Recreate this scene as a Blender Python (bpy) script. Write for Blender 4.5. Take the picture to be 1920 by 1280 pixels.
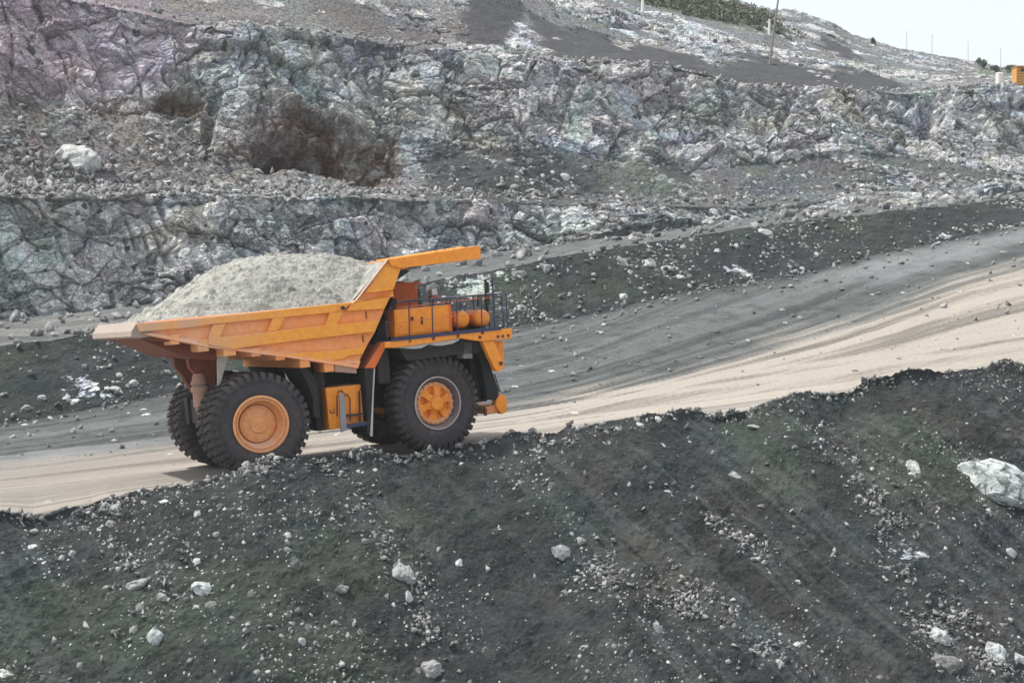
import bpy, bmesh, math, random
import numpy as np
from mathutils import Vector, Matrix
random.seed(7); rng = np.random.default_rng(11)
for o in list(bpy.data.objects): bpy.data.objects.remove(o)
scene = bpy.context.scene; col = scene.collection

# ---------------------------------------------------------------- camera, sky, sun
FPX = 3000.0; CX, CY = 960.0, 640.0; PITCH = math.radians(1.5)
cam = bpy.data.cameras.new('camera'); cam.sensor_width = 36.0; cam.lens = 36.0*FPX/1920
cam.clip_start = 0.5; cam.clip_end = 4000
camo = bpy.data.objects.new('camera', cam); col.objects.link(camo)
camo.location = (0, 0, 0); camo.rotation_euler = (math.radians(90)-PITCH, 0, 0)
scene.camera = camo
scene.render.resolution_x = 1024; scene.render.resolution_y = 682

YAW = math.radians(24.4)
Tv = np.array([math.cos(YAW), math.sin(YAW), 0.08]); Nv = np.array([-math.sin(YAW), math.cos(YAW), -0.0307])
F = Tv/np.linalg.norm(Tv); U = np.cross(F, Nv); U /= np.linalg.norm(U); L = np.cross(U, F)
T2 = np.array([math.cos(YAW), math.sin(YAW)]); N2 = np.array([-math.sin(YAW), math.cos(YAW)])
def rayd(px, py):
    x = (px-CX)/FPX; y = -(py-CY)/FPX
    return np.array([x, math.cos(PITCH)+y*math.sin(PITCH), -math.sin(PITCH)+y*math.cos(PITCH)])
def project(P):
    z = P[..., 1]*math.cos(PITCH) - P[..., 2]*math.sin(PITCH)
    y = P[..., 1]*math.sin(PITCH) + P[..., 2]*math.cos(PITCH)
    return CX+FPX*P[..., 0]/z, CY-FPX*y/z, z
P0 = rayd(490, 795)*46.8 - 1.53*U            # ground under the near rear wheel

SUN = -0.34*F + 0.30*L + 1.0*U; SUN /= np.linalg.norm(SUN)
sun_el = math.asin(SUN[2]); sun_az = math.atan2(SUN[0], SUN[1])
w = bpy.data.worlds.new('World'); scene.world = w; w.use_nodes = True
nt = w.node_tree; bg = nt.nodes['Background']
sky = nt.nodes.new('ShaderNodeTexSky'); sky.sky_type = 'NISHITA'; sky.sun_disc = False
sky.sun_elevation = sun_el; sky.sun_rotation = sun_az
sky.air_density = 1.0; sky.dust_density = 4.0; sky.ozone_density = 1.0
veil = nt.nodes.new('ShaderNodeMix'); veil.data_type = 'RGBA'          # thin white cloud veil over the clear sky
veil.inputs[0].default_value = .5; veil.inputs[7].default_value = (6.5, 6.5, 6.4, 1)
nt.links.new(sky.outputs[0], veil.inputs[6]); nt.links.new(veil.outputs[2], bg.inputs[0]); bg.inputs[1].default_value = 0.15
sl = bpy.data.lights.new('sun', 'SUN'); sl.energy = 3.6; sl.angle = math.radians(1.5); sl.color = (1, 0.95, 0.88)
so = bpy.data.objects.new('sun', sl); col.objects.link(so)
so.rotation_euler = Vector(SUN).to_track_quat('Z', 'Y').to_euler()
vs = scene.view_settings; vs.view_transform = 'Standard'; vs.look = 'None'; vs.gamma = 1; vs.use_curve_mapping = False
vs.exposure = 0.50

# ---------------------------------------------------------------- tagging and mesh helpers
def tag(o, label=None, cat=None, group=None, kind=None):
    if label: o['label'] = label
    if cat: o['category'] = cat
    if group: o['group'] = group
    if kind: o['kind'] = kind
    return o
def empty(name, loc=(0, 0, 0), mat=None):
    o = bpy.data.objects.new(name, None); col.objects.link(o)
    o.empty_display_size = 0.3
    if mat is not None: o.matrix_world = mat
    else: o.location = loc
    return o
SPLIT = {'side_beam', 'top_rail', 'rear_frame', 'mud_flap', 'front_plate', 'side_rib', 'lower_beam', 'front_edge', 'hoist_cylinder', 'side_wall', 'canopy_side', 'insulator', 'tank_strap'}
class MB:
    def __init__(s): s.v = []; s.f = []
    def add(s, vs_, fs):
        b = len(s.v); s.v += [tuple(map(float, p)) for p in vs_]; s.f += [tuple(b+i for i in f) for f in fs]; return s
    def prism(s, poly, w0, w1, w0b=None, w1b=None):
        """poly: (u,v) outline, extruded across the truck from w0 to w1"""
        n = len(poly); a = sum(poly[i][0]*poly[(i+1) % n][1]-poly[(i+1) % n][0]*poly[i][1] for i in range(n))
        if a < 0: poly = poly[::-1]
        vs_ = [(p[0], w0, p[1]) for p in poly]+[(p[0], w1, p[1]) for p in poly]
        fs = [tuple(range(n)), tuple(range(2*n-1, n-1, -1))]
        fs += [(i, i+n, (i+1) % n+n, (i+1) % n) for i in range(n)]
        return s.add(vs_, fs)
    def box(s, x0, x1, y0, y1, z0, z1):
        vs_ = [(x, y, z) for x in (x0, x1) for y in (y0, y1) for z in (z0, z1)]
        return s.add(vs_, [(0, 1, 3, 2), (4, 6, 7, 5), (0, 4, 5, 1), (2, 3, 7, 6), (0, 2, 6, 4), (1, 5, 7, 3)])
    def tube(s, pts, r, n=8, caps=True):
        pts = [Vector(tuple(float(c) for c in p)) for p in pts]; m = len(pts); b = []
        rr = [float(q) for q in r] if isinstance(r, (list, tuple)) else [float(r)]*m
        for i, p in enumerate(pts):
            d = (pts[min(i+1, m-1)]-pts[max(i-1, 0)]).normalized()
            a = Vector((0, 0, 1)) if abs(d.z) < .9 else Vector((1, 0, 0))
            x = d.cross(a).normalized(); y = d.cross(x).normalized()
            b += [p+rr[i]*(math.cos(2*math.pi*k/n)*x+math.sin(2*math.pi*k/n)*y) for k in range(n)]
        fs = [(i*n+k, i*n+(k+1) % n, (i+1)*n+(k+1) % n, (i+1)*n+k) for i in range(m-1) for k in range(n)]
        if caps: fs += [tuple(range(n))[::-1], tuple((m-1)*n+k for k in range(n))]
        return s.add(b, fs)
    def lathe(s, prof, seg=72, c=(0, 0, 0)):
        """profile of (radius, y) turned round the y axis at c"""
        n = len(prof); vs_ = []
        for k in range(seg):
            a = 2*math.pi*k/seg
            vs_ += [(c[0]+r*math.cos(a), c[1]+y, c[2]+r*math.sin(a)) for r, y in prof]
        fs = []
        for k in range(seg):
            k2 = (k+1) % seg
            for i in range(n-1):
                fs.append((k*n+i, k*n+i+1, k2*n+i+1, k2*n+i))
        return s.add(vs_, fs)
    def build(s, name, mat, parent=None, bevel=0, smooth=False, angle=35):
        if name in SPLIT:                       # every loose piece becomes a part of its own
            par = list(range(len(s.v)))
            def find(i):
                while par[i] != i: par[i] = par[par[i]]; i = par[i]
                return i
            for f in s.f:
                for i in f[1:]: par[find(i)] = find(f[0])
            groups = {}
            for f in s.f: groups.setdefault(find(f[0]), []).append(f)
            if len(groups) > 1:
                for fs in groups.values():
                    ids = sorted({i for f in fs for i in f}); mp = {i: k for k, i in enumerate(ids)}
                    m = MB(); m.add([s.v[i] for i in ids], [tuple(mp[i] for i in f) for f in fs]); o = m.build(name, mat, parent, bevel, smooth, angle)
                return o
        me = bpy.data.meshes.new(name); me.from_pydata(s.v, [], s.f); me.materials.append(mat)
        bm = bmesh.new(); bm.from_mesh(me); bmesh.ops.recalc_face_normals(bm, faces=bm.faces); bm.to_mesh(me); bm.free()
        if smooth:
            me.shade_smooth(); me.set_sharp_from_angle(angle=math.radians(angle))
        o = bpy.data.objects.new(name, me); col.objects.link(o)
        if parent is not None: o.parent = parent
        if bevel:
            m = o.modifiers.new('bevel', 'BEVEL'); m.width = bevel; m.segments = 2; m.limit_method = 'ANGLE'; m.angle_limit = math.radians(40)
            m.harden_normals = False
        return o

# ---------------------------------------------------------------- materials
def newmat(name):
    m = bpy.data.materials.new(name); m.use_nodes = True
    return m, m.node_tree, m.node_tree.nodes['Principled BSDF']
def N(nt, t, **kw):
    n = nt.nodes.new(t)
    for k, v in kw.items():
        if k in n.inputs: n.inputs[k].default_value = v
        else: setattr(n, k, v)
    return n
def mixc(nt, f, a, b, bt='MIX'):
    n = nt.nodes.new('ShaderNodeMix'); n.data_type = 'RGBA'; n.blend_type = bt; n.clamp_factor = True
    for inp, val in ((n.inputs[0], f), (n.inputs[6], a), (n.inputs[7], b)):
        if hasattr(val, 'links'): nt.links.new(val, inp)
        else: inp.default_value = val if not isinstance(val, tuple) else (val+(1,))[:4]
    return n.outputs[2]
def math_(nt, op, a, b=0.0, c=None, clamp=False):
    n = nt.nodes.new('ShaderNodeMath'); n.operation = op; n.use_clamp = clamp
    for i, val in enumerate((a, b) if c is None else (a, b, c)):
        if hasattr(val, 'links'): nt.links.new(val, n.inputs[i])
        else: n.inputs[i].default_value = val
    return n.outputs[0]
def ramp(nt, x, lo, hi, a=0.0, b=1.0):
    n = nt.nodes.new('ShaderNodeMapRange'); n.clamp = True; n.interpolation_type = 'SMOOTHSTEP'
    nt.links.new(x, n.inputs[0]); n.inputs[1].default_value = lo; n.inputs[2].default_value = hi
    n.inputs[3].default_value = a; n.inputs[4].default_value = b
    return n.outputs[0]
def noise(nt, vec, scale, detail=4, rough=.55, dist=0):
    n = nt.nodes.new('ShaderNodeTexNoise'); n.inputs['Scale'].default_value = scale
    n.inputs['Detail'].default_value = detail; n.inputs['Roughness'].default_value = rough; n.inputs['Distortion'].default_value = dist
    nt.links.new(vec, n.inputs['Vector']); return n.outputs['Fac']

def paint(name, base, dust=(.42, .34, .27), dustamt=.35, rough=.55, grime=.5, bumps=.01, low=None):
    """worn machine paint: dust settled on upward faces and in blotches, darker grime and rubbed patches"""
    m, nt, p = newmat(name)
    tc = N(nt, 'ShaderNodeTexCoord'); ob = tc.outputs['Object']
    g = N(nt, 'ShaderNodeNewGeometry'); sp = N(nt, 'ShaderNodeSeparateXYZ'); nt.links.new(g.outputs['Normal'], sp.inputs[0])
    up = ramp(nt, sp.outputs['Z'], .15, .95)
    n1 = noise(nt, ob, 1.1, 6, .62); n2 = noise(nt, ob, 6.0, 5, .65); n3 = noise(nt, ob, 28, 3, .6)
    d = math_(nt, 'MULTIPLY_ADD', up, .65, dustamt*.55)
    d = math_(nt, 'MULTIPLY', d, ramp(nt, n1, .28, .68, .35, 1.35))
    d = math_(nt, 'MULTIPLY', d, ramp(nt, n2, .3, .7, .6, 1.25), clamp=True)
    if low:
        so_ = N(nt, 'ShaderNodeSeparateXYZ'); nt.links.new(ob, so_.inputs[0])
        lo = ramp(nt, so_.outputs['X'], low[0], low[1], low[2], 0.0)
        d = math_(nt, 'ADD', d, math_(nt, 'MULTIPLY', lo, ramp(nt, n1, .3, .7, .4, 1.1)), clamp=True)
    v = mixc(nt, ramp(nt, n2, .3, .7), tuple(c*.86 for c in base), tuple(min(1, c*1.08) for c in base))
    # rain streaks and grime
    mp = N(nt, 'ShaderNodeMapping'); mp.inputs['Scale'].default_value = (7, 7, .8); nt.links.new(ob, mp.inputs[0])
    st = noise(nt, mp.outputs[0], 1.6, 5, .6)
    v = mixc(nt, ramp(nt, st, .55, .78, 0, grime), v, tuple(c*.42 for c in base))
    v = mixc(nt, d, v, dust)
    nt.links.new(v, p.inputs['Base Color'])
    nt.links.new(math_(nt, 'MULTIPLY_ADD', d, .35, rough, clamp=True), p.inputs['Roughness'])
    b = N(nt, 'ShaderNodeBump'); b.inputs['Strength'].default_value = .35; b.inputs['Distance'].default_value = bumps
    nt.links.new(math_(nt, 'ADD', n2, math_(nt, 'MULTIPLY', n3, .4)), b.inputs['Height']); nt.links.new(b.outputs[0], p.inputs['Normal'])
    return m
ORANGE = paint('orange paint', (.99, .305, .012), dust=(.66, .42, .28), dustamt=.08, low=(5.5, 9, 0), grime=.15)
ORANGE_BEAM = paint('golden orange paint', (.99, .36, .02), dust=(.62, .40, .28), dustamt=.14, grime=.18, low=(-3.5, 1.5, .95))
ORANGE_PANEL = paint('dusty orange paint', (.95, .31, .05), dust=(.76, .46, .30), dustamt=.42, grime=.2, low=(-3.5, 2.5, .5))
ORANGE_DARK = paint('shaded grimy orange paint', (.20, .045, .012), dust=(.15, .085, .06), dustamt=.5, grime=.8, rough=.7)  # orange darkened: shade of undersides put into the colour, grime streaks besides
RED_ORANGE = paint('red orange paint', (.80, .15, .01), dust=(.5, .3, .2), dustamt=.12, grime=.2)
LIPDUST = paint('dust caked steel', (.40, .30, .23), dust=(.29, .26, .235), dustamt=1.1, grime=.5, rough=.85)
PINKDUST = paint('dust coated steel', (.50, .26, .17), dust=(.32, .27, .235), dustamt=.8, grime=.4, rough=.8)
BLUE = paint('dark blue paint', (.014, .018, .075), dust=(.2, .2, .23), dustamt=.08, grime=.3, rough=.45)
RAILTOP = paint('worn rail paint', (.10, .11, .2), dust=(.75, .76, .8), dustamt=.2, grime=.0, rough=.35)
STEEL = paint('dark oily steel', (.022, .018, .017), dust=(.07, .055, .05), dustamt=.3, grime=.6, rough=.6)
GREYST = paint('grey steel', (.22, .23, .24), dust=(.4, .38, .36), dustamt=.4, grime=.4, rough=.5)
RUBBERFLAP = paint('rubber flap', (.013, .014, .015), dust=(.08, .078, .075), dustamt=.25, grime=.3, rough=.85)
WHITEST = paint('dusty pale steel', (.5, .47, .44), dust=(.6, .56, .5), dustamt=.8, grime=.3, rough=.7)
RIMST = paint('dusty wheel flange', (.42, .38, .38), dust=(.5, .44, .42), dustamt=.5, grime=.3, rough=.5)
RIMIN = paint('dark wheel barrel', (.12, .10, .11), dust=(.26, .22, .22), dustamt=.4, grime=.3, rough=.6)
RIMPALE = paint('dusty orange rim', (.80, .33, .10), dust=(.70, .45, .30), dustamt=.45, grime=.25, rough=.6)
TYRE = paint('tyre rubber', (.030, .027, .030), dust=(.13, .11, .11), dustamt=.60, grime=.2, rough=.85, bumps=.02)
m_, n_, p_ = newmat('dark glass'); p_.inputs['Base Color'].default_value = (.02, .025, .03, 1); p_.inputs['Roughness'].default_value = .12
GLASS = m_
m_, n_, p_ = newmat('light lens'); p_.inputs['Base Color'].default_value = (.12, .03, .01, 1); p_.inputs['Roughness'].default_value = .3
LENS = m_
WHITEP = paint('white paint', (.78, .78, .76), dust=(.6, .58, .54), dustamt=.2, grime=.2)
REDP = paint('red paint', (.6, .05, .04), dustamt=.2)
WOOD = paint('weathered wood pole', (.24, .21, .17), dust=(.4, .37, .3), dustamt=.2, grime=.5, rough=.9)

def terrain_mat():
    m, nt, p = newmat('quarry rock and soil')
    tc = N(nt, 'ShaderNodeTexCoord'); ob = tc.outputs['Object']
    def att(n):
        a = N(nt, 'ShaderNodeAttribute'); a.attribute_name = n
        s = N(nt, 'ShaderNodeSeparateColor'); nt.links.new(a.outputs['Color'], s.inputs[0]); return s.outputs[0], s.outputs[1], s.outputs[2]
    rock, tone, peb = att('ma'); tan, rust, green = att('mb'); darkm, pink, crack = att('mc')
    nb = noise(nt, ob, .16, 5, .6); nm = noise(nt, ob, .9, 6, .65); nf = noise(nt, ob, 5.5, 5, .65); nff = noise(nt, ob, 26, 3, .6)
    n2 = noise(nt, ob, .33, 4, .6, .6)
    # soil
    soil = mixc(nt, ramp(nt, nm, .35, .68), (.015, .019, .0195), (.034, .040, .041))
    lane, streak, lanel = att('md')
    soil = mixc(nt, ramp(nt, streak, .52, .8, 0, .6), soil, (.066, .071, .072))
    soil = mixc(nt, ramp(nt, streak, .45, .2, 0, .85), soil, (.026, .028, .029))
    soil = mixc(nt, ramp(nt, nb, .5, .68, 0, .4), soil, (.030, .043, .036))
    soil = mixc(nt, ramp(nt, n2, .55, .72, 0, .5), soil, (.048, .042, .038))
    soil = mixc(nt, ramp(nt, nf, .54, .74, 0, .35), soil, (.11, .115, .115))
    soil = mixc(nt, ramp(nt, nf, .46, .3, 0, .6), soil, (.020, .022, .023))
    ng = noise(nt, ob, 12, 4, .75)
    soil = mixc(nt, ramp(nt, ng, .56, .68, 0, .45), soil, (.115, .12, .12)); soil = mixc(nt, ramp(nt, ng, .46, .36, 0, .4), soil, (.02, .021, .022))
    dustm, trk, trk2 = att('me')
    soil = mixc(nt, math_(nt, 'MULTIPLY', dustm, .75), soil, mixc(nt, ramp(nt, nf, .38, .62), (.10, .103, .107), (.33, .335, .34)))
    # rock: broken into fragments of their own tone with dark joints, dust lying between them
    wv = N(nt, 'ShaderNodeVectorMath'); wv.operation = 'MULTIPLY_ADD'; nzc = N(nt, 'ShaderNodeTexNoise'); nzc.inputs['Scale'].default_value = 1.4; nzc.inputs['Detail'].default_value = 4
    nt.links.new(ob, nzc.inputs['Vector']); nt.links.new(nzc.outputs['Color'], wv.inputs[0]); wv.inputs[1].default_value = (1.1, 1.1, .8); nt.links.new(ob, wv.inputs[2])
    def frag(sc, seed, edge=True):
        mp_ = N(nt, 'ShaderNodeMapping'); mp_.inputs['Location'].default_value = (seed, seed*.7, seed*1.3); mp_.inputs['Rotation'].default_value = (.2, .35, .5); mp_.inputs['Scale'].default_value = (1, 1, 1.45)
        nt.links.new(wv.outputs[0], mp_.inputs[0])
        a1 = N(nt, 'ShaderNodeTexVoronoi'); a1.inputs['Scale'].default_value = sc; nt.links.new(mp_.outputs[0], a1.inputs['Vector'])
        if not edge:
            sp_ = N(nt, 'ShaderNodeSeparateColor'); nt.links.new(a1.outputs['Color'], sp_.inputs[0]); return sp_.outputs[0], sp_.outputs[1], a1.outputs['Distance']
        a2 = N(nt, 'ShaderNodeTexVoronoi'); a2.feature = 'DISTANCE_TO_EDGE'; a2.inputs['Scale'].default_value = sc; nt.links.new(mp_.outputs[0], a2.inputs['Vector'])
        sp_ = N(nt, 'ShaderNodeSeparateColor'); nt.links.new(a1.outputs['Color'], sp_.inputs[0]); return sp_.outputs[0], sp_.outputs[1], a2.outputs['Distance']
    fa, fa2, ea = frag(.95, 3.0); fb, fb2, eb = frag(2.6, 9.0); fc_, fc2, ec = frag(6.0, 5.0, False)
    jit = math_(nt, 'MULTIPLY_ADD', nff, .5, -.25)
    joint = math_(nt, 'MAXIMUM', ramp(nt, math_(nt, 'MULTIPLY_ADD', nf, -.04, ea), .012, -.01), math_(nt, 'MULTIPLY', ramp(nt, math_(nt, 'MULTIPLY_ADD', nf, -.12, eb), .02, -.02), .8))
    joint = math_(nt, 'MAXIMUM', joint, math_(nt, 'MULTIPLY', ramp(nt, ec, .55, .75), .4))
    ftone = math_(nt, 'ADD', math_(nt, 'MULTIPLY', fa, .30), math_(nt, 'ADD', math_(nt, 'MULTIPLY', fb, .42), math_(nt, 'MULTIPLY', fc_, .28)))
    tone_r = math_(nt, 'ADD', math_(nt, 'MULTIPLY', tone, .35), math_(nt, 'MULTIPLY', ftone, .65))
    rk = mixc(nt, ramp(nt, tone_r, .25, .72), (.29, .295, .30), (.74, .75, .745))
    rk = mixc(nt, ramp(nt, n2, .5, .7, 0, .45), rk, (.24, .26, .235))
    rk = mixc(nt, ramp(nt, nb, .3, .45, .5, 0), rk, (.30, .285, .295))
    rk = mixc(nt, ramp(nt, nf, .52, .7, 0, .45), rk, (.20, .205, .205))
    rk = mixc(nt, ramp(nt, nff, .56, .72, 0, .4), rk, (.55, .56, .55))
    rk = mixc(nt, math_(nt, 'MULTIPLY', joint, .42), rk, (.09, .092, .095))
    rm_ = math_(nt, 'ADD', rock, math_(nt, 'MULTIPLY_ADD', nf, .5, -.25))
    rm_ = math_(nt, 'ADD', rm_, math_(nt, 'MULTIPLY_ADD', fb2, .5, -.25)); rm_ = math_(nt, 'ADD', rm_, math_(nt, 'MULTIPLY_ADD', fc2, .3, -.15))
    rmask = ramp(nt, rm_, .40, .56)
    hz = N(nt, 'ShaderNodeTexNoise'); hz.inputs['Scale'].default_value = .21; hz.inputs['Detail'].default_value = 6; hz.inputs['Roughness'].default_value = .65; hz.inputs['Distortion'].default_value = .5
    nt.links.new(ob, hz.inputs['Vector']); hs = N(nt, 'ShaderNodeSeparateColor'); nt.links.new(hz.outputs['Color'], hs.inputs[0])
    c = mixc(nt, rmask, soil, rk)
    c = mixc(nt, ramp(nt, hs.outputs[0], .50, .64, 0, .6), c, mixc(nt, 1.0, c, (1.0, .89, .91), 'MULTIPLY'))
    c = mixc(nt, ramp(nt, hs.outputs[1], .50, .64, 0, .85), c, mixc(nt, 1.0, c, (.86, 1.0, .93), 'MULTIPLY'))
    c = mixc(nt, ramp(nt, hs.outputs[2], .50, .62, 0, .85), c, mixc(nt, 1.0, c, (.84, .93, 1.06), 'MULTIPLY'))
    c = mixc(nt, ramp(nt, hs.outputs[0], .46, .36, 0, .8), c, mixc(nt, 1.0, c, (1.03, .98, .85), 'MULTIPLY'))
    c = mixc(nt, math_(nt, 'MULTIPLY', crack, .38), c, (.075, .076, .08))
    c = mixc(nt, math_(nt, 'MULTIPLY', darkm, .85), c, mixc(nt, nm, (.040, .042, .047), (.075, .077, .082)))
    c = mixc(nt, math_(nt, 'MULTIPLY', rust, ramp(nt, nm, .3, .6, .35, 1)), c, mixc(nt, ramp(nt, nf, .4, .65), (.045, .024, .017), (.16, .095, .062)))
    c = mixc(nt, math_(nt, 'MULTIPLY', pink, .8), c, mixc(nt, 1.0, mixc(nt, .35, c, (.50, .42, .46)), (1.0, .82, .92), 'MULTIPLY'))
    c = mixc(nt, math_(nt, 'MULTIPLY', green, ramp(nt, nf, .35, .6, .3, 1)), c, (.085, .12, .06))
    # road dust with wheel tracks running along the road
    mp = N(nt, 'ShaderNodeMapping'); mp.vector_type = 'POINT'; mp.inputs['Rotation'].default_value = (0, 0, -YAW)
    nt.links.new(ob, mp.inputs[0])
    mp2 = N(nt, 'ShaderNodeMapping'); mp2.inputs['Scale'].default_value = (.03, 1.0, .1); nt.links.new(mp.outputs[0], mp2.inputs[0])
    tr = trk; tr2 = trk2
    road = mixc(nt, ramp(nt, tr, .36, .6), (.145, .132, .114), (.33, .304, .264))
    road = mixc(nt, ramp(nt, ng, .52, .66, 0, .3), road, (.19, .172, .145))
    road = mixc(nt, ramp(nt, nf, .5, .7, 0, .4), road, (.22, .205, .185))
    road = mixc(nt, ramp(nt, tr2, .45, .3, 0, .6), road, (.19, .178, .165))
    ol = mixc(nt, ramp(nt, tr, .38, .62), (.038, .045, .045), (.085, .097, .098)); ol = mixc(nt, ramp(nt, tr2, .52, .68, 0, .55), ol, (.14, .148, .15)); ol = mixc(nt, ramp(nt, nff, .5, .7, 0, .35), ol, (.15, .155, .155))
    ol = mixc(nt, ramp(nt, ng, .54, .68, 0, .5), ol, (.16, .168, .17)); ol = mixc(nt, ramp(nt, nf, .48, .34, 0, .6), ol, (.03, .034, .034))
    ol = mixc(nt, ramp(nt, nm, .5, .3, 0, .5), ol, (.036, .039, .038)); ol = mixc(nt, math_(nt, 'MULTIPLY', lanel, .6), ol, (.22, .235, .24))
    c = mixc(nt, math_(nt, 'MULTIPLY', lane, ramp(nt, nm, .2, .6, .55, 1)), c, ol)
    # road dust
    c = mixc(nt, ramp(nt, math_(nt, 'ADD', tan, math_(nt, 'MULTIPLY_ADD', tr, .9, -.45)), .2, .8), c, road)
    c = mixc(nt, math_(nt, 'MULTIPLY', math_(nt, 'MULTIPLY', tan, lanel), .5), c, (.17, .162, .15))
    # loose stones
    ps = mixc(nt, ramp(nt, tone, .2, 1.0), (.10, .105, .105), (.46, .47, .46))
    c = mixc(nt, ramp(nt, peb, .3, .6), c, ps)
    nt.links.new(c, p.inputs['Base Color']); p.inputs['Roughness'].default_value = .93
    p.inputs['Specular IOR Level'].default_value = .25
    b = N(nt, 'ShaderNodeBump'); b.inputs['Strength'].default_value = .85; b.inputs['Distance'].default_value = .06
    h = math_(nt, 'ADD', nf, math_(nt, 'MULTIPLY', nff, .35)); h = math_(nt, 'ADD', h, math_(nt, 'MULTIPLY', math_(nt, 'SUBTRACT', math_(nt, 'MULTIPLY', fb, .8), joint), rmask)); nt.links.new(h, b.inputs['Height'])
    nt.links.new(b.outputs[0], p.inputs['Normal'])
    return m
TERRAIN = terrain_mat()
def stone_mat(name, a, b, dark, pat=.6):
    m, nt, p = newmat(name)
    tc = N(nt, 'ShaderNodeTexCoord'); ob = tc.outputs['Object']; g = N(nt, 'ShaderNodeNewGeometry')
    n1 = noise(nt, ob, 1.3, 6, .65, .5); n2 = noise(nt, ob, 9, 5, .7)
    at = N(nt, 'ShaderNodeAttribute'); at.attribute_name = 'tone'
    c = mixc(nt, at.outputs['Fac'], a, b)
    c = mixc(nt, ramp(nt, n1, .45, .7, 0, .6), c, tuple(.6*x for x in a))
    c = mixc(nt, ramp(nt, n2, .5, .7, 0, .6), c, dark); n3 = noise(nt, ob, 2.6, 7, .72, 1.2); c = mixc(nt, ramp(nt, n3, .5, .57, 0, pat), c, dark)
    nt.links.new(c, p.inputs['Base Color']); p.inputs['Roughness'].default_value = .9
    b_ = N(nt, 'ShaderNodeBump'); b_.inputs['Strength'].default_value = .7; b_.inputs['Distance'].default_value = .06
    nt.links.new(math_(nt, 'ADD', n2, n1), b_.inputs['Height']); nt.links.new(b_.outputs[0], p.inputs['Normal'])
    return m
STONE = stone_mat('broken stone', (.12, .125, .125), (.42, .43, .42), (.09, .09, .09))
STONE_PALE = stone_mat('pale boulder', (.40, .42, .41), (.55, .57, .55), (.14, .15, .15))
STONE_WHITE = stone_mat('white streaked boulder', (.40, .44, .44), (.52, .55, .54), (.09, .10, .10))

# ---------------------------------------------------------------- numpy noise
def h3(ix, iy, iz, seed):
    x = (ix.astype(np.int64)*374761393 + iy.astype(np.int64)*668265263 + iz.astype(np.int64)*2147483647 + seed*974711) & 0xFFFFFFFF
    x = ((x ^ (x >> 13))*1274126177) & 0xFFFFFFFF
    x = ((x ^ (x >> 16))*2246822519) & 0xFFFFFFFF
    x = x ^ (x >> 13)
    return (x & 0xFFFFFF).astype(np.float32)/16777216.0
def vnoise(p, seed=0):
    i = np.floor(p).astype(np.int32); f = (p-i).astype(np.float32); f = f*f*(3-2*f)
    r = 0
    for dx in (0, 1):
        wx = f[..., 0] if dx else 1-f[..., 0]
        for dy in (0, 1):
            wy = f[..., 1] if dy else 1-f[..., 1]
            for dz in (0, 1):
                wz = f[..., 2] if dz else 1-f[..., 2]
                r = r + wx*wy*wz*h3(i[..., 0]+dx, i[..., 1]+dy, i[..., 2]+dz, seed)
    return r
def fbm(p, oct=4, seed=0, gain=.5):
    r = 0; a = 1; s = 0
    for k in range(oct):
        r = r+a*vnoise(p*(2.03**k)+17.3*k, seed+k); s += a; a *= gain
    return r/s
def voro(p, seed=0):
    b = np.floor(p-.5).astype(np.int32); p = p.astype(np.float32)
    F1 = np.full(p.shape[:-1], 9., np.float32); F2 = F1.copy(); rid = np.zeros_like(F1); off = np.zeros(p.shape, np.float32)
    for dx in (0, 1):
        for dy in (0, 1):
            for dz in (0, 1):
                ix, iy, iz = b[..., 0]+dx, b[..., 1]+dy, b[..., 2]+dz
                c = np.stack([ix+.12+.76*h3(ix, iy, iz, seed), iy+.12+.76*h3(ix, iy, iz, seed+1), iz+.12+.76*h3(ix, iy, iz, seed+2)], -1).astype(np.float32)
                d = p-c; dd = np.sqrt((d*d).sum(-1)); m = dd < F1
                F2 = np.where(m, F1, np.minimum(F2, dd)); F1 = np.where(m, dd, F1)
                rid = np.where(m, h3(ix, iy, iz, seed+3), rid); off = np.where(m[..., None], d, off)
    return F1, F2, rid, off
def facet(p, seed):
    """a fractured block face: each cell is its own tilted plane"""
    F1, F2, rid, off = voro(p, seed)
    a = rid*6.2831*7; b = (rid*53.7) % 1*2-1
    nv = np.stack([np.cos(a), np.sin(a), b], -1)
    return (off*nv).sum(-1)*.9 + (rid-.5)*.55, F2-F1, rid, F1
def sstep(x, a, b):
    t = np.clip((x-a)/(b-a), 0, 1); return t*t*(3-2*t)

# ---------------------------------------------------------------- terrain: creases of the pit, from the near bank to the far hill
# each crease: offset d from the truck's wheel line (metres into the hill) and its heights, sampled along the fan of view
NCOL = 1500
fan = np.linspace(-420, 2340, NCOL)
def pc(pts, x=None):
    a = np.array(pts, float); return np.interp(fan if x is None else x, a[:, 0], a[:, 1])
def plane_pt(px, d):
    kx = (px-CX)/FPX/(math.cos(PITCH))   # X/Y of a vertical plane through the eye
    Qx = P0[0]+N2[0]*d; Qy = P0[1]+N2[1]*d
    s = (kx*Qy-Qx)/(T2[0]-kx*T2[1]); return Qx+T2[0]*s, Qy+T2[1]*s, s
def crease_ray(py, d):
    d = np.broadcast_to(d, fan.shape).astype(float)
    x, y, s = plane_pt(fan, d)
    tanv = -(py-CY)/FPX
    z = y*(tanv*math.cos(PITCH)-math.sin(PITCH))/(math.cos(PITCH)+tanv*math.sin(PITCH))
    return np.stack([x, y, z], -1)
def crease_z(d, z):
    d = np.broadcast_to(d, fan.shape).astype(float); x, y, s = plane_pt(fan, d); return np.stack([x, y, np.broadcast_to(z, fan.shape)], -1)
def road_z(d):
    x, y, s = plane_pt(fan, np.broadcast_to(d, fan.shape).astype(float)); return P0[2]+.08*s-.0307*d
crest_d = pc([(-420, -1.6), (300, -1.6), (700, -1.5), (1000, -1.7), (1300, -2.3), (1920, -2.6), (2340, -2.6)])
C = []
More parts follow.
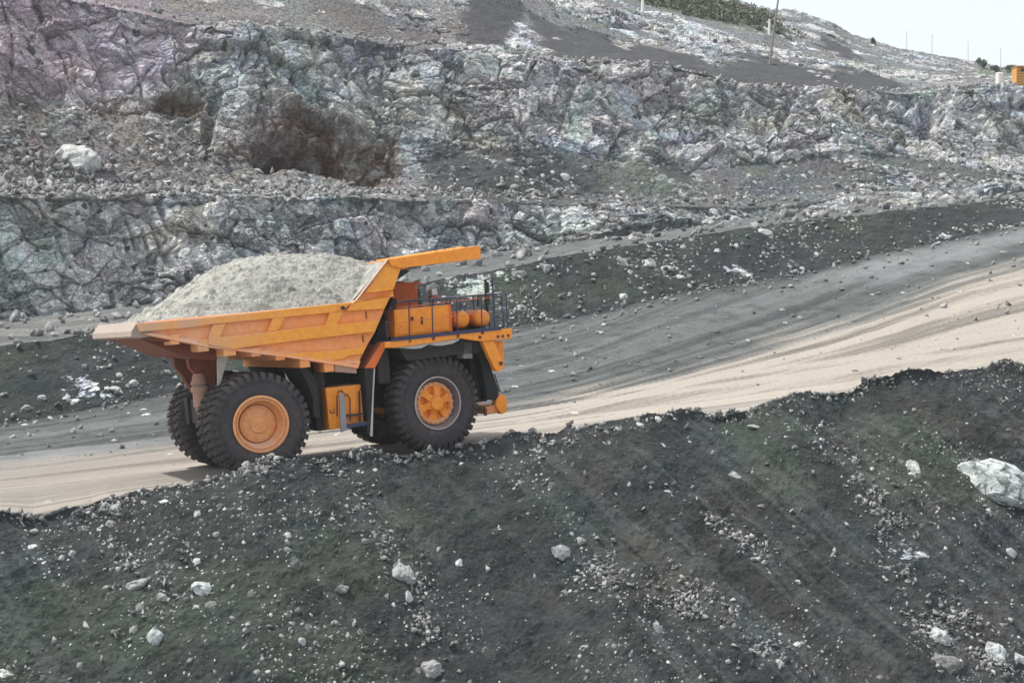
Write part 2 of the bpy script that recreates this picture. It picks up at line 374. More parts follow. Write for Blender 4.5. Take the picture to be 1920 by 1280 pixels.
c1 = crease_ray(pc([(-420, 985), (0, 966), (60, 972), (110, 962), (170, 950), (240, 925), (330, 908), (400, 893), (450, 872), (500, 861), (560, 866), (620, 862), (700, 850), (760, 852), (860, 838), (950, 826), (1020, 822), (1060, 800), (1150, 782), (1250, 775), (1400, 768), (1460, 748), (1520, 738), (1590, 742), (1640, 708), (1700, 697), (1800, 696), (1920, 688), (2340, 660)]), crest_d)
def smooth1(v, k):
    ker = np.hanning(k); ker /= ker.sum(); return np.convolve(np.pad(v, k//2, mode='edge'), ker, mode='valid')[:len(v)]
zs = smooth1(c1[:, 2], 301)
C.append(crease_z(-38, zs-26))
C.append(crease_z(-14, zs-9.8))
crest_ds = smooth1(crest_d, 301)
C.append(crease_z(crest_ds-2.0, smooth1(c1[:, 2], 121)-1.35))
C.append(c1)
C.append(crease_z(-0.75, np.minimum(road_z(-.75)+.03, c1[:, 2]-.02)))
C.append(crease_z(7.5, road_z(7.5)))
C.append(crease_ray(pc([(-420, 845), (0, 797), (130, 775), (300, 742), (500, 700), (700, 660), (960, 612), (1100, 590), (1300, 545), (1500, 514), (1620, 482), (1750, 456), (1920, 418), (2340, 330)]), 25.0))
C.append(crease_ray(pc([(-420, 690), (0, 650), (100, 636), (170, 622), (260, 612), (500, 580), (800, 530), (960, 500), (1110, 470), (1310, 440), (1460, 420), (1660, 398), (1910, 372), (2340, 320)]), 29.0))
a = C[-1]; C.append(crease_z(30.5, a[:, 2]-.35))
C.append(crease_ray(pc([(-420, 625), (0, 598), (150, 585), (300, 565), (700, 520), (900, 476), (1100, 450), (1300, 424), (1500, 398), (1700, 383), (1920, 360), (2340, 310)]), 38.0))
C.append(crease_ray(pc([(-420, 366), (0, 367), (300, 364), (600, 366), (900, 375), (1100, 383), (1300, 385), (1450, 383), (1600, 372), (1750, 361), (1920, 345), (2340, 300)]), 40.0))
C.append(crease_ray(pc([(-420, 345), (0, 348), (300, 348), (600, 350), (900, 362), (1100, 368), (1300, 367), (1500, 360), (1700, 348), (1920, 332), (2340, 288)]), 43.5))
C.append(crease_ray(pc([(-420, 200), (0, 200), (150, 190), (350, 220), (450, 300), (600, 330), (740, 330), (860, 290), (960, 250), (1060, 280), (1150, 310), (1300, 320), (1500, 300), (1920, 290), (2340, 250)]), pc([(-420, 48.5), (350, 47.5), (450, 45.5), (740, 45.5), (860, 47), (1920, 47), (2340, 47)])))
C.append(crease_ray(pc([(-420, -170), (0, -40), (200, 8), (350, 38), (590, 64), (680, 76), (880, 98), (1040, 112), (1250, 128), (1400, 166), (1550, 172), (1700, 174), (1800, 166), (1920, 166), (2340, 150)]), 52.0))
C.append(crease_ray(pc([(-420, -178), (0, -48), (200, 1), (350, 31), (590, 58), (680, 70), (880, 92), (1040, 106), (1250, 122), (1400, 161), (1550, 167), (1700, 169), (1800, 161), (1920, 161), (2340, 146)]), 56.0))
C.append(crease_ray(pc([(-420, -330), (0, -190), (400, -100), (700, -60), (880, -15), (1010, 40), (1200, 84), (1330, 108), (1440, 120), (1560, 128), (1680, 150), (1800, 155), (1920, 152), (2340, 140)]), 66.0))
C.append(crease_ray(pc([(-420, -400), (0, -260), (400, -170), (700, -130), (900, -80), (1050, -20), (1200, 40), (1320, 72), (1430, 92), (1530, 110), (1650, 130), (1780, 145), (1920, 146), (2340, 136)]), 76.0))
C.append(crease_ray(pc([(-420, -460), (0, -310), (400, -220), (700, -180), (900, -130), (1050, -60), (1200, 6), (1320, 28), (1430, 46), (1480, 75), (1560, 100), (1680, 125), (1800, 143), (1920, 146), (2340, 134)]), 92.0))
C.append(crease_ray(pc([(-420, -700), (700, -320), (1000, -180), (1200, -80), (1320, -38), (1380, -4), (1420, 15), (1500, 24), (1560, 45), (1600, 68), (1680, 90), (1750, 102), (1810, 114), (1850, 126), (1920, 131), (2340, 140)]), 140.0))
a = C[-1]; C.append(crease_z(230.0, a[:, 2]-14)); C.append(crease_z(700.0, a[:, 2]-60))
#        0      1      2     3     4      5      6      7      8      9      10    11    12     13    14    15     16   17  18
srows = [30,   400, 80,   24,   60,  170,   160,    14,    40,   250,    26,   200,  290,    14,   130,   70,   60,   110,  12,  8]
sid = [0, 1]+list(range(1, 19)); rows = [srows[0], srows[1]+srows[2]]+srows[3:]
names = ['slope', 'slope', 'road', 'road', 'road', 'embankment', 'embankment', 'ramp', 'cliff', 'terrace', 'scree', 'rock_face', 'upper_terrace', 'hillside', 'hillside', 'hillside', 'hill', 'hill', 'hill']
B = []; strip = []
for i in range(len(C)-1):
    n = srows[i]
    for k in range(n):
        B.append(C[i]+(C[i+1]-C[i])*(k/n)); strip.append(sid[i])
B.append(C[-1]); strip.append(18)
B = np.stack(B); strip = np.array(strip); NR = len(B)
BX, BY, BZ = project(B)
gr = np.gradient(B, axis=0); gc = np.gradient(B, axis=1)
nrm = np.cross(gc, gr); nrm /= np.linalg.norm(nrm, axis=-1, keepdims=True)+1e-9
for _ in range(6): # soften the normals across creases
    nrm[1:-1] = (nrm[:-2]+nrm[1:-1]*2+nrm[2:])/4
nrm /= np.linalg.norm(nrm, axis=-1, keepdims=True)+1e-9
def soft(v, k=9):
    a = np.array([v[s] for s in strip], float); ker = np.hanning(k+2)[1:-1]; ker /= ker.sum()
    return np.convolve(np.pad(a, k//2, mode='edge'), ker, mode='valid')
#  per strip: exposed rock, block size amplitude, soil roughness, pebble density
expo = soft([0, .04, .0, .0, .0, .12, .1, .0, .85, .30, .42, .95, .3, .44, .52, .36, .42, .4, .3])
blk = soft([.3, .10, .01, .0, .0, .25, .15, .02, .75, .15, .45, .85, .15, .3, .5, .3, .35, .5, .5])
rough_ = soft([.8, .95, .3, .015, .04, .7, .35, .15, .6, .5, .8, .8, .4, .55, .8, .8, 1.0, 1, 1])
pebd = soft([.15, .15, .2, .02, .08, .40, .3, .05, .4, .7, .5, .2, .5, .3, .3, .3, .0, .0, .0])
EW1 = (fbm(B*.30, 4, 811)-.5)*1.6; EW2 = (fbm(B*.35+7, 4, 812)-.5)*1.6
def ell(cx, cy, rx, ry, ang=0, hard=.5):
    c, s = math.cos(math.radians(ang)), math.sin(math.radians(ang))
    x = (BX-cx)+EW1*min(60, rx*1.1); y = (BY-cy)+EW2*min(40, ry*1.3); a = (x*c+y*s)/rx; b = (-x*s+y*c)/ry
    return 1-sstep(np.sqrt(a*a+b*b), 1-hard, 1+hard*.4)
RW = np.arange(NR)[:, None]*np.ones((1, NCOL))
def instrip(*ii): return np.isin(strip, ii)[:, None]
WRP = (fbm(B/1.7, 3, 90)-.5)[..., None]
Bw = B+WRP*np.array([1.2, 1.2, .9])
# masks of geology, fixed on the ground
wn = fbm(B*np.array([.16, .16, .22]), 5, 5)
wn2 = fbm(B*np.array([.5, .5, .6]), 4, 15)
E = sstep(wn2*.5+wn*.5+(expo[:, None]-.5)*.55, .40, .56)
wob = (wn2-.5)*60
dark = np.zeros(B.shape[:2]); rust = dark.copy(); pink = dark.copy(); green = dark.copy(); lite = dark.copy()
up_ = instrip(9, 10, 11, 12)
for e in [(610, 275, 165, 60, 18), (500, 290, 90, 34, 10), (710, 300, 75, 50, 40), (330, 195, 70, 30, 5)]: rust = np.maximum(rust, ell(*e)*up_*1.0)
for e in [(340, 185, 45, 32, 0), (200, 190, 70, 22, 0), (395, 250, 12, 60, 0), (30, 210, 60, 80, 0), (840, 60, 50, 40, 0)]: rust = np.maximum(rust, ell(*e)*instrip(9, 10, 11, 12, 13)*.6)
rust = np.maximum(rust, .38*ell(190, 285, 330, 80, 0, .6)*instrip(9, 10)); rust = np.maximum(rust, .3*ell(500, 30, 420, 50, 5, .6)*instrip(12, 13))
for e in [(130, 60, 300, 110, 10), (60, 130, 140, 60, 0)]: pink = np.maximum(pink, ell(*e)*instrip(10, 11, 12, 13)*.75)
# smooth dark chutes of fine spoil on the hillside and at the foot of the rock
for e in [(930, 30, 60, 60, 30), (1080, 95, 110, 30, 38), (1180, 115, 120, 28, 30), (1300, 135, 140, 28, 22), (1450, 145, 130, 30, 12), (1580, 152, 130, 22, 8), (1570, 90, 50, 12, 32)]:
    dark = np.maximum(dark, ell(e[0], e[1], e[2], e[3], e[4], .35)*instrip(12, 13, 14, 15, 16))
for e in [(880, 310, 140, 60, 25), (1000, 330, 130, 50, 10), (1250, 300, 60, 20, 30)]:
    dark = np.maximum(dark, ell(*e)*instrip(9, 10, 11)*.75)
for e in [(450, 60, 180, 26, 12), (700, 40, 160, 50, 25)]:
    dark = np.maximum(dark, ell(*e)*instrip(11, 12, 13)*.3)
lowE = [(430, 230, 130, 60, 30, -1), (1230, 190, 220, 60, 14, 1), (1380, 250, 160, 60, 10, 1), (1080, 420, 130, 34, 5, 1), (220, 120, 120, 40, 0, 1), (520, 150, 130, 50, 0, 1), (1600, 230, 220, 50, 8, .6), (1500, 340, 420, 42, -3, -1.2), (1150, 330, 200, 40, 20, -.5), (200, 270, 200, 50, 0, -.4), (1250, 400, 160, 20, 0, -.6), (100, 450, 60, 60, 0, .5)]
for cx_, cy_, rx, ry, an, s_ in lowE: E = np.clip(E+s_*.5*ell(cx_, cy_, rx, ry, an)*instrip(8, 9, 10, 11), 0, 1)
E = E*(1-.9*dark)
green = np.maximum(green, ell(1310, 18, 170, 20, 14)*instrip(15, 16)); green = np.maximum(green, ell(1870, 135, 60, 10, 0)*instrip(14, 15, 16)*.8)
green = np.maximum(green, .2*sstep(fbm(B*.22+9, 3, 44), .56, .66)*instrip(0, 1, 5, 10, 11))
# tan lane
sx = BX; dd = (B[..., 0]-P0[0])*N2[0]+(B[..., 1]-P0[1])*N2[1]
BND = pc([(-420, 905), (0, 885), (300, 846), (700, 800), (1000, 768), (1300, 688), (1600, 602), (1750, 548), (1920, 500), (2340, 430)])
rs_ = np.where(np.isin(strip, (3, 4)))[0]
lim = np.array([np.interp(-BND[c], -BY[rs_, c], dd[rs_, c]) for c in range(NCOL)])[None, :]
tan = (1-sstep(dd+(fbm(B*np.array([.12, .12, .12]), 4, 66)-.5)*5, lim-4.5, lim+4.5))*instrip(2, 3, 4)
tan = tan*np.where(strip[:, None] == 2, sstep(dd, -1.1, -.8), 1)
tan = np.maximum(tan, instrip(6)*.45*sstep(-BX, -170, -100)); tan = np.maximum(tan, instrip(7)*np.where(BX < 200, .35, .10)*(wn2 > .4))

limS = np.convolve(np.pad(lim[0], 120, mode='edge'), np.hanning(241)/np.hanning(241).sum(), mode='valid')[:NCOL][None, :]
vq = dd*13/limS; ssq = B[..., 0]*T2[0]+B[..., 1]*T2[1]; trk = np.full(B.shape[:2], .5); trk2 = trk.copy()
rsl = np.where(np.isin(strip, (2, 3, 4, 7)))[0]; rsl = slice(rsl[0], rsl[-1]+1)
wig = (fbm(np.stack([ssq[rsl]*.03, vq[rsl]*.05, vq[rsl]*0], -1), 3, 78)-.5)*3.5
trk[rsl] = fbm(np.stack([vq[rsl]*1.5+wig, ssq[rsl]*.045, vq[rsl]*0], -1), 7, 71, .74)
trk2[rsl] = fbm(np.stack([vq[rsl]*.42+wig*.4, ssq[rsl]*.02, vq[rsl]*0], -1), 4, 73)
for off_, amp_ in ((2.0, 14.0), (5.2, 19.0), (9.0, 26.0)):      # tyre tracks that swing across the road at the bend
    for g_ in (0, 1.1):
        path = off_+g_+amp_*sstep(ssq[rsl], 62, 100)**1.3; trk[rsl] += .16*np.exp(-((dd[rsl]-path)/.32)**2)*(dd[rsl] > 0)
cdust = instrip(8, 9, 10, 11, 12, 13, 14, 15, 16, 17, 18)*1.0; cdust = cdust*(1-dark)*np.ones((1, NCOL)); cdust = cdust*np.where(strip > 13, .8, 1)[:, None]; cdust = cdust*np.where(np.isin(strip, (9, 10))[:, None] & (BX > 800), .5, 1)
lane = (instrip(3, 4)*1.0+instrip(7)*.8)*np.ones((1, NCOL)); lanel = ell(1780, 470, 260, 40, -14, .6)*instrip(4)+instrip(7)*.6+.8*(1-sstep(BX, 100, 520))*instrip(2, 3, 4)*(tan > .1)
lane[np.where(strip == 4)[0][-14:]] *= np.linspace(1, .2, 14)[:, None]
D = np.zeros(B.shape[:2], np.float32); tone = np.full_like(D, .5); crack = np.zeros_like(D); peb = np.zeros_like(D)
SP = np.zeros_like(D)
def rowsof(*ii):
    m = np.where(np.isin(strip, ii))[0]; return slice(m[0], m[-1]+1)
def do_blocks(sl, sizes, amps, stretch=(1, 1, 1), seed=100, shear=0.0):
    p = Bw[sl]*np.array(stretch)
    p = np.stack([p[..., 0]+shear*p[..., 2], p[..., 1], p[..., 2]-shear*.6*p[..., 0]], -1)
    e = E[sl]; bb = blk[sl][:, None]
    for j, (s_, a_) in enumerate(zip(sizes, amps)):
        h, gap, rid, F1 = facet(p/s_, seed+10*j)
        D[sl] += h*a_*bb*e; D[sl] -= (1-sstep(gap, 0, .10))*s_*.07*np.minimum(bb, .8)*e
        if j == 1 and s_ < 2: SP[sl] = np.maximum(SP[sl], (rid < .22)*1.0)
        if j == 0 and s_ > 3: SP[sl] = np.maximum(SP[sl], (((rid*77) % 1) < .14)*1.0)
        crack[sl] = np.maximum(crack[sl], (1-sstep(gap, .0, .07 if j else .05))*e*(.8 if j < 2 else .5)*(rid > .25))
        if j == 0: tone[sl] = .5+.5*(rid-.5)
        elif j == 1: tone[sl] = np.clip(tone[sl]+(rid-.5)*.75, 0, 1)
        else: tone[sl] = np.clip(tone[sl]+(rid-.5)*.35, 0, 1)
do_blocks(rowsof(8, 9, 10, 11, 12), (3.6, 1.5, .62, .28), (.55, .26, .13, .05), (1, 1, 1.3), 100, .25)
do_blocks(rowsof(13, 14, 15), (4.0, 1.5, .6), (.9, .5, .25), (1, 1, 1.1), 160, .2)
do_blocks(rowsof(16, 17, 18), (9.0, 3.5, 1.4), (1.6, .9, .4), (1, 1, 1.2), 190, .3)
do_blocks(rowsof(5, 6, 7), (1.6, .6), (.5, .25), (1, 1, 1), 230)
E = E*(1-.55*SP)
# large buttresses and hollows of the quarry face
sl = rowsof(8, 9, 10, 11, 12)
D[sl] += (fbm(B[sl]*np.array([.13, .13, .07]), 3, 300)-.5)*3.2*blk[sl][:, None]
rib = fbm(np.stack([B[sl][..., 0]*.5+B[sl][..., 2]*.12, B[sl][..., 1]*.5, B[sl][..., 2]*.1], -1), 3, 310)
D[sl] -= (1-sstep(np.abs(rib-.5), 0, .05))*.5*blk[sl][:, None]*E[sl]
D -= 2.6*ell(575, 292, 95, 32, 12, .55)*up_; D -= 1.0*ell(680, 300, 60, 40, 30, .5)*up_; D -= 1.4*ell(520, 290, 60, 28, 0, .4)*up_; D += 1.1*ell(590, 215, 120, 22, 12, .6)*up_
D -= .8*ell(395, 230, 14, 70, 5, .6)*up_; D -= .7*ell(335, 190, 40, 24, 0, .6)*up_
D -= .9*ell(1430, 260, 16, 60, -22, .6)*up_; D -= .8*ell(1470, 235, 12, 50, 12, .6)*up_; D -= .9*ell(1750, 215, 20, 40, 10, .6)*up_; D -= .8*ell(1620, 200, 14, 40, -35, .6)*up_
# soil and rubble texture
for sl, seed in ((rowsof(0, 1, 2), 400), (rowsof(3, 4), 420), (rowsof(5, 6, 7), 440), (rowsof(8, 9, 10, 11, 12), 460), (rowsof(13, 14, 15), 480), (rowsof(16, 17, 18), 490)):
    r = rough_[sl][:, None]
    D[sl] += ((fbm(B[sl]*.45, 3, seed)-.5)*.55+(fbm(B[sl]*2.2, 4, seed+5, .6)-.5)*.26)*r
# run-out streaks on the near bank, falling to the right
sl = rowsof(0, 1)
ss = (B[sl][..., 0]*T2[0]+B[sl][..., 1]*T2[1]); zz = B[sl][..., 2]
q = np.stack([(ss+zz*.62)*1.0, zz*.10, zz*0], -1)
smod = sstep(fbm(B[sl]*.16, 3, 506), .38, .62)
D[sl] += ((fbm(q*1.0, 4, 505)-.5)*.30*(.35+.65*smod)+(fbm(q*.33, 3, 508)-.5)*.45)*rough_[sl][:, None]
streak = np.full(B.shape[:2], .5, np.float32)
q = np.stack([(ss+zz*.62)*2.6, zz*.22, zz*0+dd[sl]*.2], -1); streak[sl] = .5+(sstep(fbm(q, 5, 707, .65)*.6+fbm(q*.3, 3, 708)*.2+fbm(B[sl]*.3, 3, 709)*.2, .32, .68)-.5)*(.3+.7*smod)
# lumpy crest of the bank
cw = np.exp(-((RW-rows[0]-rows[1])/12.0)**2)
q = fbm(B*np.array([.9, .9, .9]), 3, 520)-.5; q2 = fbm(B*3.6, 2, 527)-.5
q3 = fbm(B*.33, 2, 533)-.5; Z_add = cw*(q*.5+q2*.22+q3*.35+.05)
# wheel ruts along the road
sl = rowsof(3, 4)
q = np.stack([dd[sl]*1.6, (B[sl][..., 0]*T2[0]+B[sl][..., 1]*T2[1])*.04, 0*dd[sl]], -1)
D[sl] += (fbm(q, 4, 540)-.5)*.07
far = instrip(4)[sl]; D[sl] += (fbm(B[sl]*np.array([.5, .5, .5]), 4, 545)-.5)*.14*sstep(dd[sl], 9, 14)
D[sl] *= sstep(dd[sl], -1, .2)*.8+.2
# embedded stones
def pebbles(sl, size, thr, hgt=.4, seed=600, mod=None):
    F1, F2, rid, off = voro((B[sl]+WRP[sl]*.3)/size, seed)
    dens = pebd[sl][:, None]*1.0
    clus = sstep(fbm((B[sl]+np.array([.6, 0, 0])*B[sl][..., 2:3])*np.array([.42, .42, .2])+3.1, 4, seed//100*100+7), .42, .66)**1.5
    on = (rid < dens*thr*(.12+2.6*clus))
    if mod is not None: on &= mod
    rad = .22+.2*((rid*977) % 1)
    ang = rid*6283.0; ca, sa = np.cos(ang), np.sin(ang); o0, o1, o2 = off[..., 0], off[..., 1], off[..., 2]
    u_ = o0*ca+o1*sa; v_ = -o0*sa+o1*ca; c2, s2 = np.cos(ang*.37), np.sin(ang*.37)
    w_ = u_*s2+o2*c2; u_ = u_*c2-o2*s2      # an angular lump: rotated box with cut corners
    FF = np.maximum(np.maximum(np.abs(u_), np.abs(v_)*1.25), np.maximum(np.abs(w_)*1.1, (np.abs(u_)+np.abs(v_)+np.abs(w_))*.62))
    b = np.clip(1-FF/rad, 0, 1)*on*(rust[sl] < .25)
    D[sl] += np.minimum(b, .55)*(1+.5*w_/rad)*size*hgt*.7
    mk = sstep(b, .02, .12); peb[sl] = np.maximum(peb[sl], mk*(1-.0*E[sl]))
    tn = (rid*7919) % 1; tone[sl] = np.where(mk > .3, tn, tone[sl])
pebbles(rowsof(0, 1, 2), .75, .10, .35, 600); pebbles(rowsof(0, 1, 2), .34, .34, .4, 610); pebbles(rowsof(0, 1, 2), .17, .65, .4, 620); pebbles(rowsof(0, 1, 2), .09, .9, .3, 625)
pebbles(rowsof(3, 4), .5, .3, .3, 630)
pebbles(rowsof(5, 6, 7), 1.1, .35, .4, 640); pebbles(rowsof(5, 6, 7), .45, .6, .4, 650); pebbles(rowsof(5, 6, 7), .22, .7, .4, 655)
pebbles(rowsof(8, 9, 10, 11, 12), 1.0, .45, .4, 660); pebbles(rowsof(8, 9, 10, 11, 12), .45, .8, .4, 670)
pebbles(rowsof(13, 14, 15), 1.3, .35, .4, 680)
W = B+nrm*D[..., None]; W[..., 2] += Z_add
# the flanges of the wheel track stay level under the truck
WX, WY, WZ = project(W)
W32 = W.astype(np.float32)

def grid_object(name, r0, r1, mat):
    vv = W32[r0:r1].reshape(-1, 3); nr = r1-r0
    i = np.arange((nr-1)*(NCOL-1)); a = (i//(NCOL-1))*NCOL+i % (NCOL-1)
    quads = np.stack([a, a+1, a+1+NCOL, a+NCOL], -1).astype(np.int32)
    me = bpy.data.meshes.new(name); me.vertices.add(len(vv)); me.vertices.foreach_set('co', vv.ravel())
    me.loops.add(quads.size); me.loops.foreach_set('vertex_index', quads.ravel())
    me.polygons.add(len(quads)); me.polygons.foreach_set('loop_start', np.arange(0, quads.size, 4, dtype=np.int32))
    me.update(calc_edges=True)
    me.polygons.foreach_set('use_smooth', np.zeros(len(quads), bool))
    for an, ch in (('ma', (E, tone, peb)), ('mb', (tan, rust, green)), ('mc', (dark, pink, crack)), ('md', (lane, streak, lanel)), ('me', (cdust, trk, trk2))):
        at = me.attributes.new(an, 'FLOAT_COLOR', 'POINT')
        c = np.ones((len(vv), 4), np.float32)
        for k in range(3): c[:, k] = np.clip(ch[k][r0:r1].ravel(), 0, 1)
        at.data.foreach_set('color', c.ravel())
    me.materials.append(mat); o = bpy.data.objects.new(name, me); col.objects.link(o); return o
LBL = {}
k = 0
while k < len(names):
    j = k
    while j+1 < len(names) and names[j+1] == names[k]: j += 1
    r0 = np.where(strip == k)[0][0]; r1 = np.where(strip == j)[0][-1]+1
    if j+1 < len(names): r1 += 1
    o = grid_object(names[k], r0, min(r1, NR), TERRAIN); o['kind'] = 'structure'
    k = j+1

# ---------------------------------------------------------------- the haul truck
TM = Matrix(((F[0], L[0], U[0], P0[0]), (F[1], L[1], U[1], P0[1]), (F[2], L[2], U[2], P0[2]), (0, 0, 0, 1)))
truck = empty('dump_truck', mat=TM)
tag(truck, 'huge orange mining dump truck heaped with crushed ore climbing the haul road', 'dump truck')
def bp(px, py, w=-.2):
    d = rayd(px, py); Q = P0+L*w; t = (Q@L)/(d@L); P = d*t-P0; return (float(P@F), float(P@U))
def poly(pts, w): return [bp(x, y, w) for x, y in pts]

R = 1.53
def tyre_mesh(seed=0, lugs=38):
    b = MB(); W_ = .86
    prof = [(.80, .10), (.86, .05), (.98, .0), (1.16, -.015), (1.32, .02), (1.41, .10), (1.45, .20), (1.455, W_-.20), (1.41, W_-.10), (1.32, W_-.02), (1.16, W_+.015), (.98, W_), (.86, W_-.05), (.80, W_-.10)]
    b.lathe(prof, 96)
    b.lathe([(1.205, -.022), (1.215, -.03), (1.225, -.02)], 96)
    for side in (0, 1):
        for k in range(lugs):
            a0 = 2*math.pi*(k+(.5 if side else 0))/lugs; da = 2*math.pi/lugs*.30
            sec = [(1.26, .015, 0), (1.27, -.035, 0), (1.43, .005, 0), (1.50, .06, 0), (1.53, .13, .2), (1.53, .41, 1.3)]
            inn = [(1.24, .06, 0), (1.25, .06, 0), (1.36, .10, 0), (1.40, .14, 0), (1.42, .2, .2), (1.44, .41, 1.3)]
            vs_ = []
            for (r, y, sk) in sec+inn:
                yy = y if not side else W_-y
                for sg in (-1, 1):
                    a = a0+sg*da*(1.0 if y < .1 else .85)+sk*da*.5*(1 if not side else -1)
                    vs_.append((r*math.cos(a), yy, r*math.sin(a)))
            n = len(sec); fs = []
            for i in range(n-1):
                fs.append((2*i, 2*i+1, 2*i+3, 2*i+2)); o_ = 2*n
                fs.append((2*i, 2*i+2, o_+2*i+2, o_+2*i)); fs.append((2*i+1, o_+2*i+1, o_+2*i+3, 2*i+3))
            fs.append((0, 2*n, 2*n+1, 1)); fs.append((2*n-2, 2*n-1, 4*n-1, 4*n-2))
            b.add(vs_, fs)
    return b
def wheel(name, u, w, kind, steer=0, outward=-1, rot=0.0):
    """outer face at local y=0 when outward is -1 (towards the near side)"""
    e = empty(name); e.parent = truck; e.location = (u, w, R)
    e.rotation_euler = (0, 0, steer + (math.pi if outward > 0 else 0))
    if 'tyre' not in meshes:
        o = tyre_mesh().build('tyre', TYRE, e, smooth=True, angle=30); meshes['tyre'] = o.data
    else:
        o = bpy.data.objects.new('tyre', meshes['tyre']); col.objects.link(o); o.parent = e
    o.rotation_euler = (0, rot, 0)
    if kind == 'front':
        b = MB(); b.lathe([(.80, .10), (.83, .04), (.83, .01), (.80, -.008), (.785, .0), (.78, .03)], 72)
        ro = b.build('rim', RIMST, e, smooth=True)
        b = MB(); b.lathe([(.782, .02), (.74, .10), (.70, .26), (.66, .32), (.60, .34), (.60, .50)], 72); b.build('rim_barrel', RIMIN, ro, smooth=True)
        b = MB(); b.lathe([(.66, .30), (.66, .22), (.60, .18), (.555, .18), (.53, .22), (.52, .26)], 60)
        for k in range(20):
            a = 2*math.pi*k/20; c = Vector((.605*math.cos(a), 0, .605*math.sin(a)))
            b.lathe([(.001, -.03), (.034, -.03), (.034, .03)], 8, (c.x, .17, c.z))
        b.build('bolt_ring', RIMPALE, e, smooth=True)
        b = MB(); b.lathe([(.53, .24), (.50, .34), (.25, .37), (0.001, .37)], 60); b.build('hub_plate', ORANGE, e, smooth=True)
        h = MB(); h.lathe([(.001, .02), (.13, .02), (.20, .035), (.225, .07), (.235, .18), (.26, .32)], 40)
        ho = h.build('hub', ORANGE, e, smooth=True)
        for k in range(6):
            a = 2*math.pi*(k+.25)/6; ca, sa = math.cos(a), math.sin(a); s = MB(); vs_ = []
            for r, hw, y in ((.20, .11, .10), (.36, .10, .19), (.545, .15, .21)):
                for yy in (y, .34):
                    for sg in (-1, 1): vs_.append((r*ca-sg*hw*sa, yy, r*sa+sg*hw*ca))
            fs = []
            for i in range(2):
                q = 4*i; fs += [(q, q+1, q+5, q+4), (q, q+4, q+6, q+2), (q+1, q+3, q+7, q+5), (q+2, q+6, q+7, q+3)]
            s.add(vs_, fs); so_ = s.build('spoke', ORANGE, ho, bevel=.012)
    elif kind == 'rear':
        b = MB(); b.lathe([(.80, .10), (.845, .04), (.845, .0), (.80, -.015), (.765, .0), (.765, .05), (.74, .07), (.735, .03), (.70, .03), (.685, .08), (.66, .30), (.60, .40), (.575, .42), (.575, .60)], 72)
        b.build('rim', RIMPALE, e, smooth=True)
        h = MB(); h.lathe([(.001, .24), (.055, .24), (.06, .27), (.20, .275), (.22, .255), (.25, .255), (.27, .275), (.29, .30), (.40, .32), (.50, .345), (.545, .37), (.555, .42), (.555, .60)], 60)
        for k in range(16):
            a = 2*math.pi*k/16; h.lathe([(.001, -.02), (.022, -.02), (.022, .03)], 6, (.47*math.cos(a), .33, .47*math.sin(a)))
        h.build('hub', RIMPALE, e, smooth=True)
    else:
        b = MB(); b.lathe([(.80, .10), (.82, .03), (.76, .02), (.72, .3), (.4, .4), (.001, .4)], 48); b.build('rim', STEEL, e, smooth=True)
    return e
meshes = {}
wheel('front_wheel', 5.70, .28, 'front', math.radians(9)); wheel('front_wheel', 5.70, 5.9, 'front', math.radians(9), 1, .1)
wheel('rear_wheel', 0, 0, 'rear', rot=.05); wheel('rear_wheel', 0, 1.03, 'plain', rot=.11)
wheel('rear_wheel', 0, 6.0, 'rear', 0, 1, .03); wheel('rear_wheel', 0, 4.97, 'plain', 0, 1, .08)

# --- dump body
WN, WF = -.05, 6.2          # near and far side plates
body = MB()
side = poly([(258, 604), (661, 568), (728, 487), (752, 503), (736, 547), (721, 579), (703, 623), (689, 646), (674, 676), (669, 689), (560, 671), (391, 648), (271, 629)], WN)
body.prism(side, WN, WN+.10); body.prism(side, WF-.10, WF)
# floor: vee of the tray
fl = MB()
f_a = bp(262, 634, WN); f_b = bp(391, 650, WN); f_c = bp(669, 690, WN)
fl.prism([f_a, (f_a[0], f_a[1]+.12), (f_c[0], f_c[1]+.12), f_c, (f_b[0]+.2, f_b[1]-.02)], WN+.1, WF-.1)
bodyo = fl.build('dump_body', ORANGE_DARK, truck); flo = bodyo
body.build('side_wall', ORANGE_PANEL, bodyo, bevel=.01)
tl = [bp(246, 621, -.12), bp(258, 602, -.12), bp(272, 604, -.12), bp(290, 630, -.12), bp(262, 634, -.12), bp(246, 632, -.12)]
MB().prism(tl, -.12, 6.27).build('tail_lip', LIPDUST, bodyo, bevel=.02)

def beam(pts, w0=-.22, w1=-.045, name='side_beam', mat=None, par=None, far=True):
    p = poly(pts, w0); b = MB(); b.prism(p, w0, w1)
    if far: b.prism(p, WF+.0-.005, WF+.17)
    return b.build(name, mat or ORANGE_BEAM, par or bodyo, bevel=.018)
beam([(257, 606), (380, 595.5), (560, 576.5), (664, 566), (640, 583), (621, 586), (560, 592), (399, 608), (347, 615), (262, 622)], name='top_rail')
beam([(661, 567), (666, 563), (737, 555), (736, 549), (721, 579), (650, 583)], -.23, name='front_plate')
beam([(683, 549), (724, 491), (752, 503), (738, 543), (700, 549)], -.14, name='front_plate')
beam([(399, 609), (424, 606), (412, 634), (391, 634)], -.21, name='side_rib')
beam([(511, 597), (535, 594), (522, 619), (502, 622)], -.21, name='side_rib')
beam([(618, 586), (644, 583), (632, 609), (610, 612)], -.21, name='side_rib')
beam([(391, 634), (412, 632), (478, 625), (560, 615), (632, 608), (713, 600), (703, 622), (640, 629), (560, 638), (452, 652), (440, 655), (391, 646)], -.23, name='side_beam')
beam([(560, 671), (525, 664), (580, 659), (640, 656), (689, 647), (680, 664), (652, 667), (646, 673), (610, 677)], -.17, name='lower_beam')
lip = MB()   # pale, upward-sloping lower edge
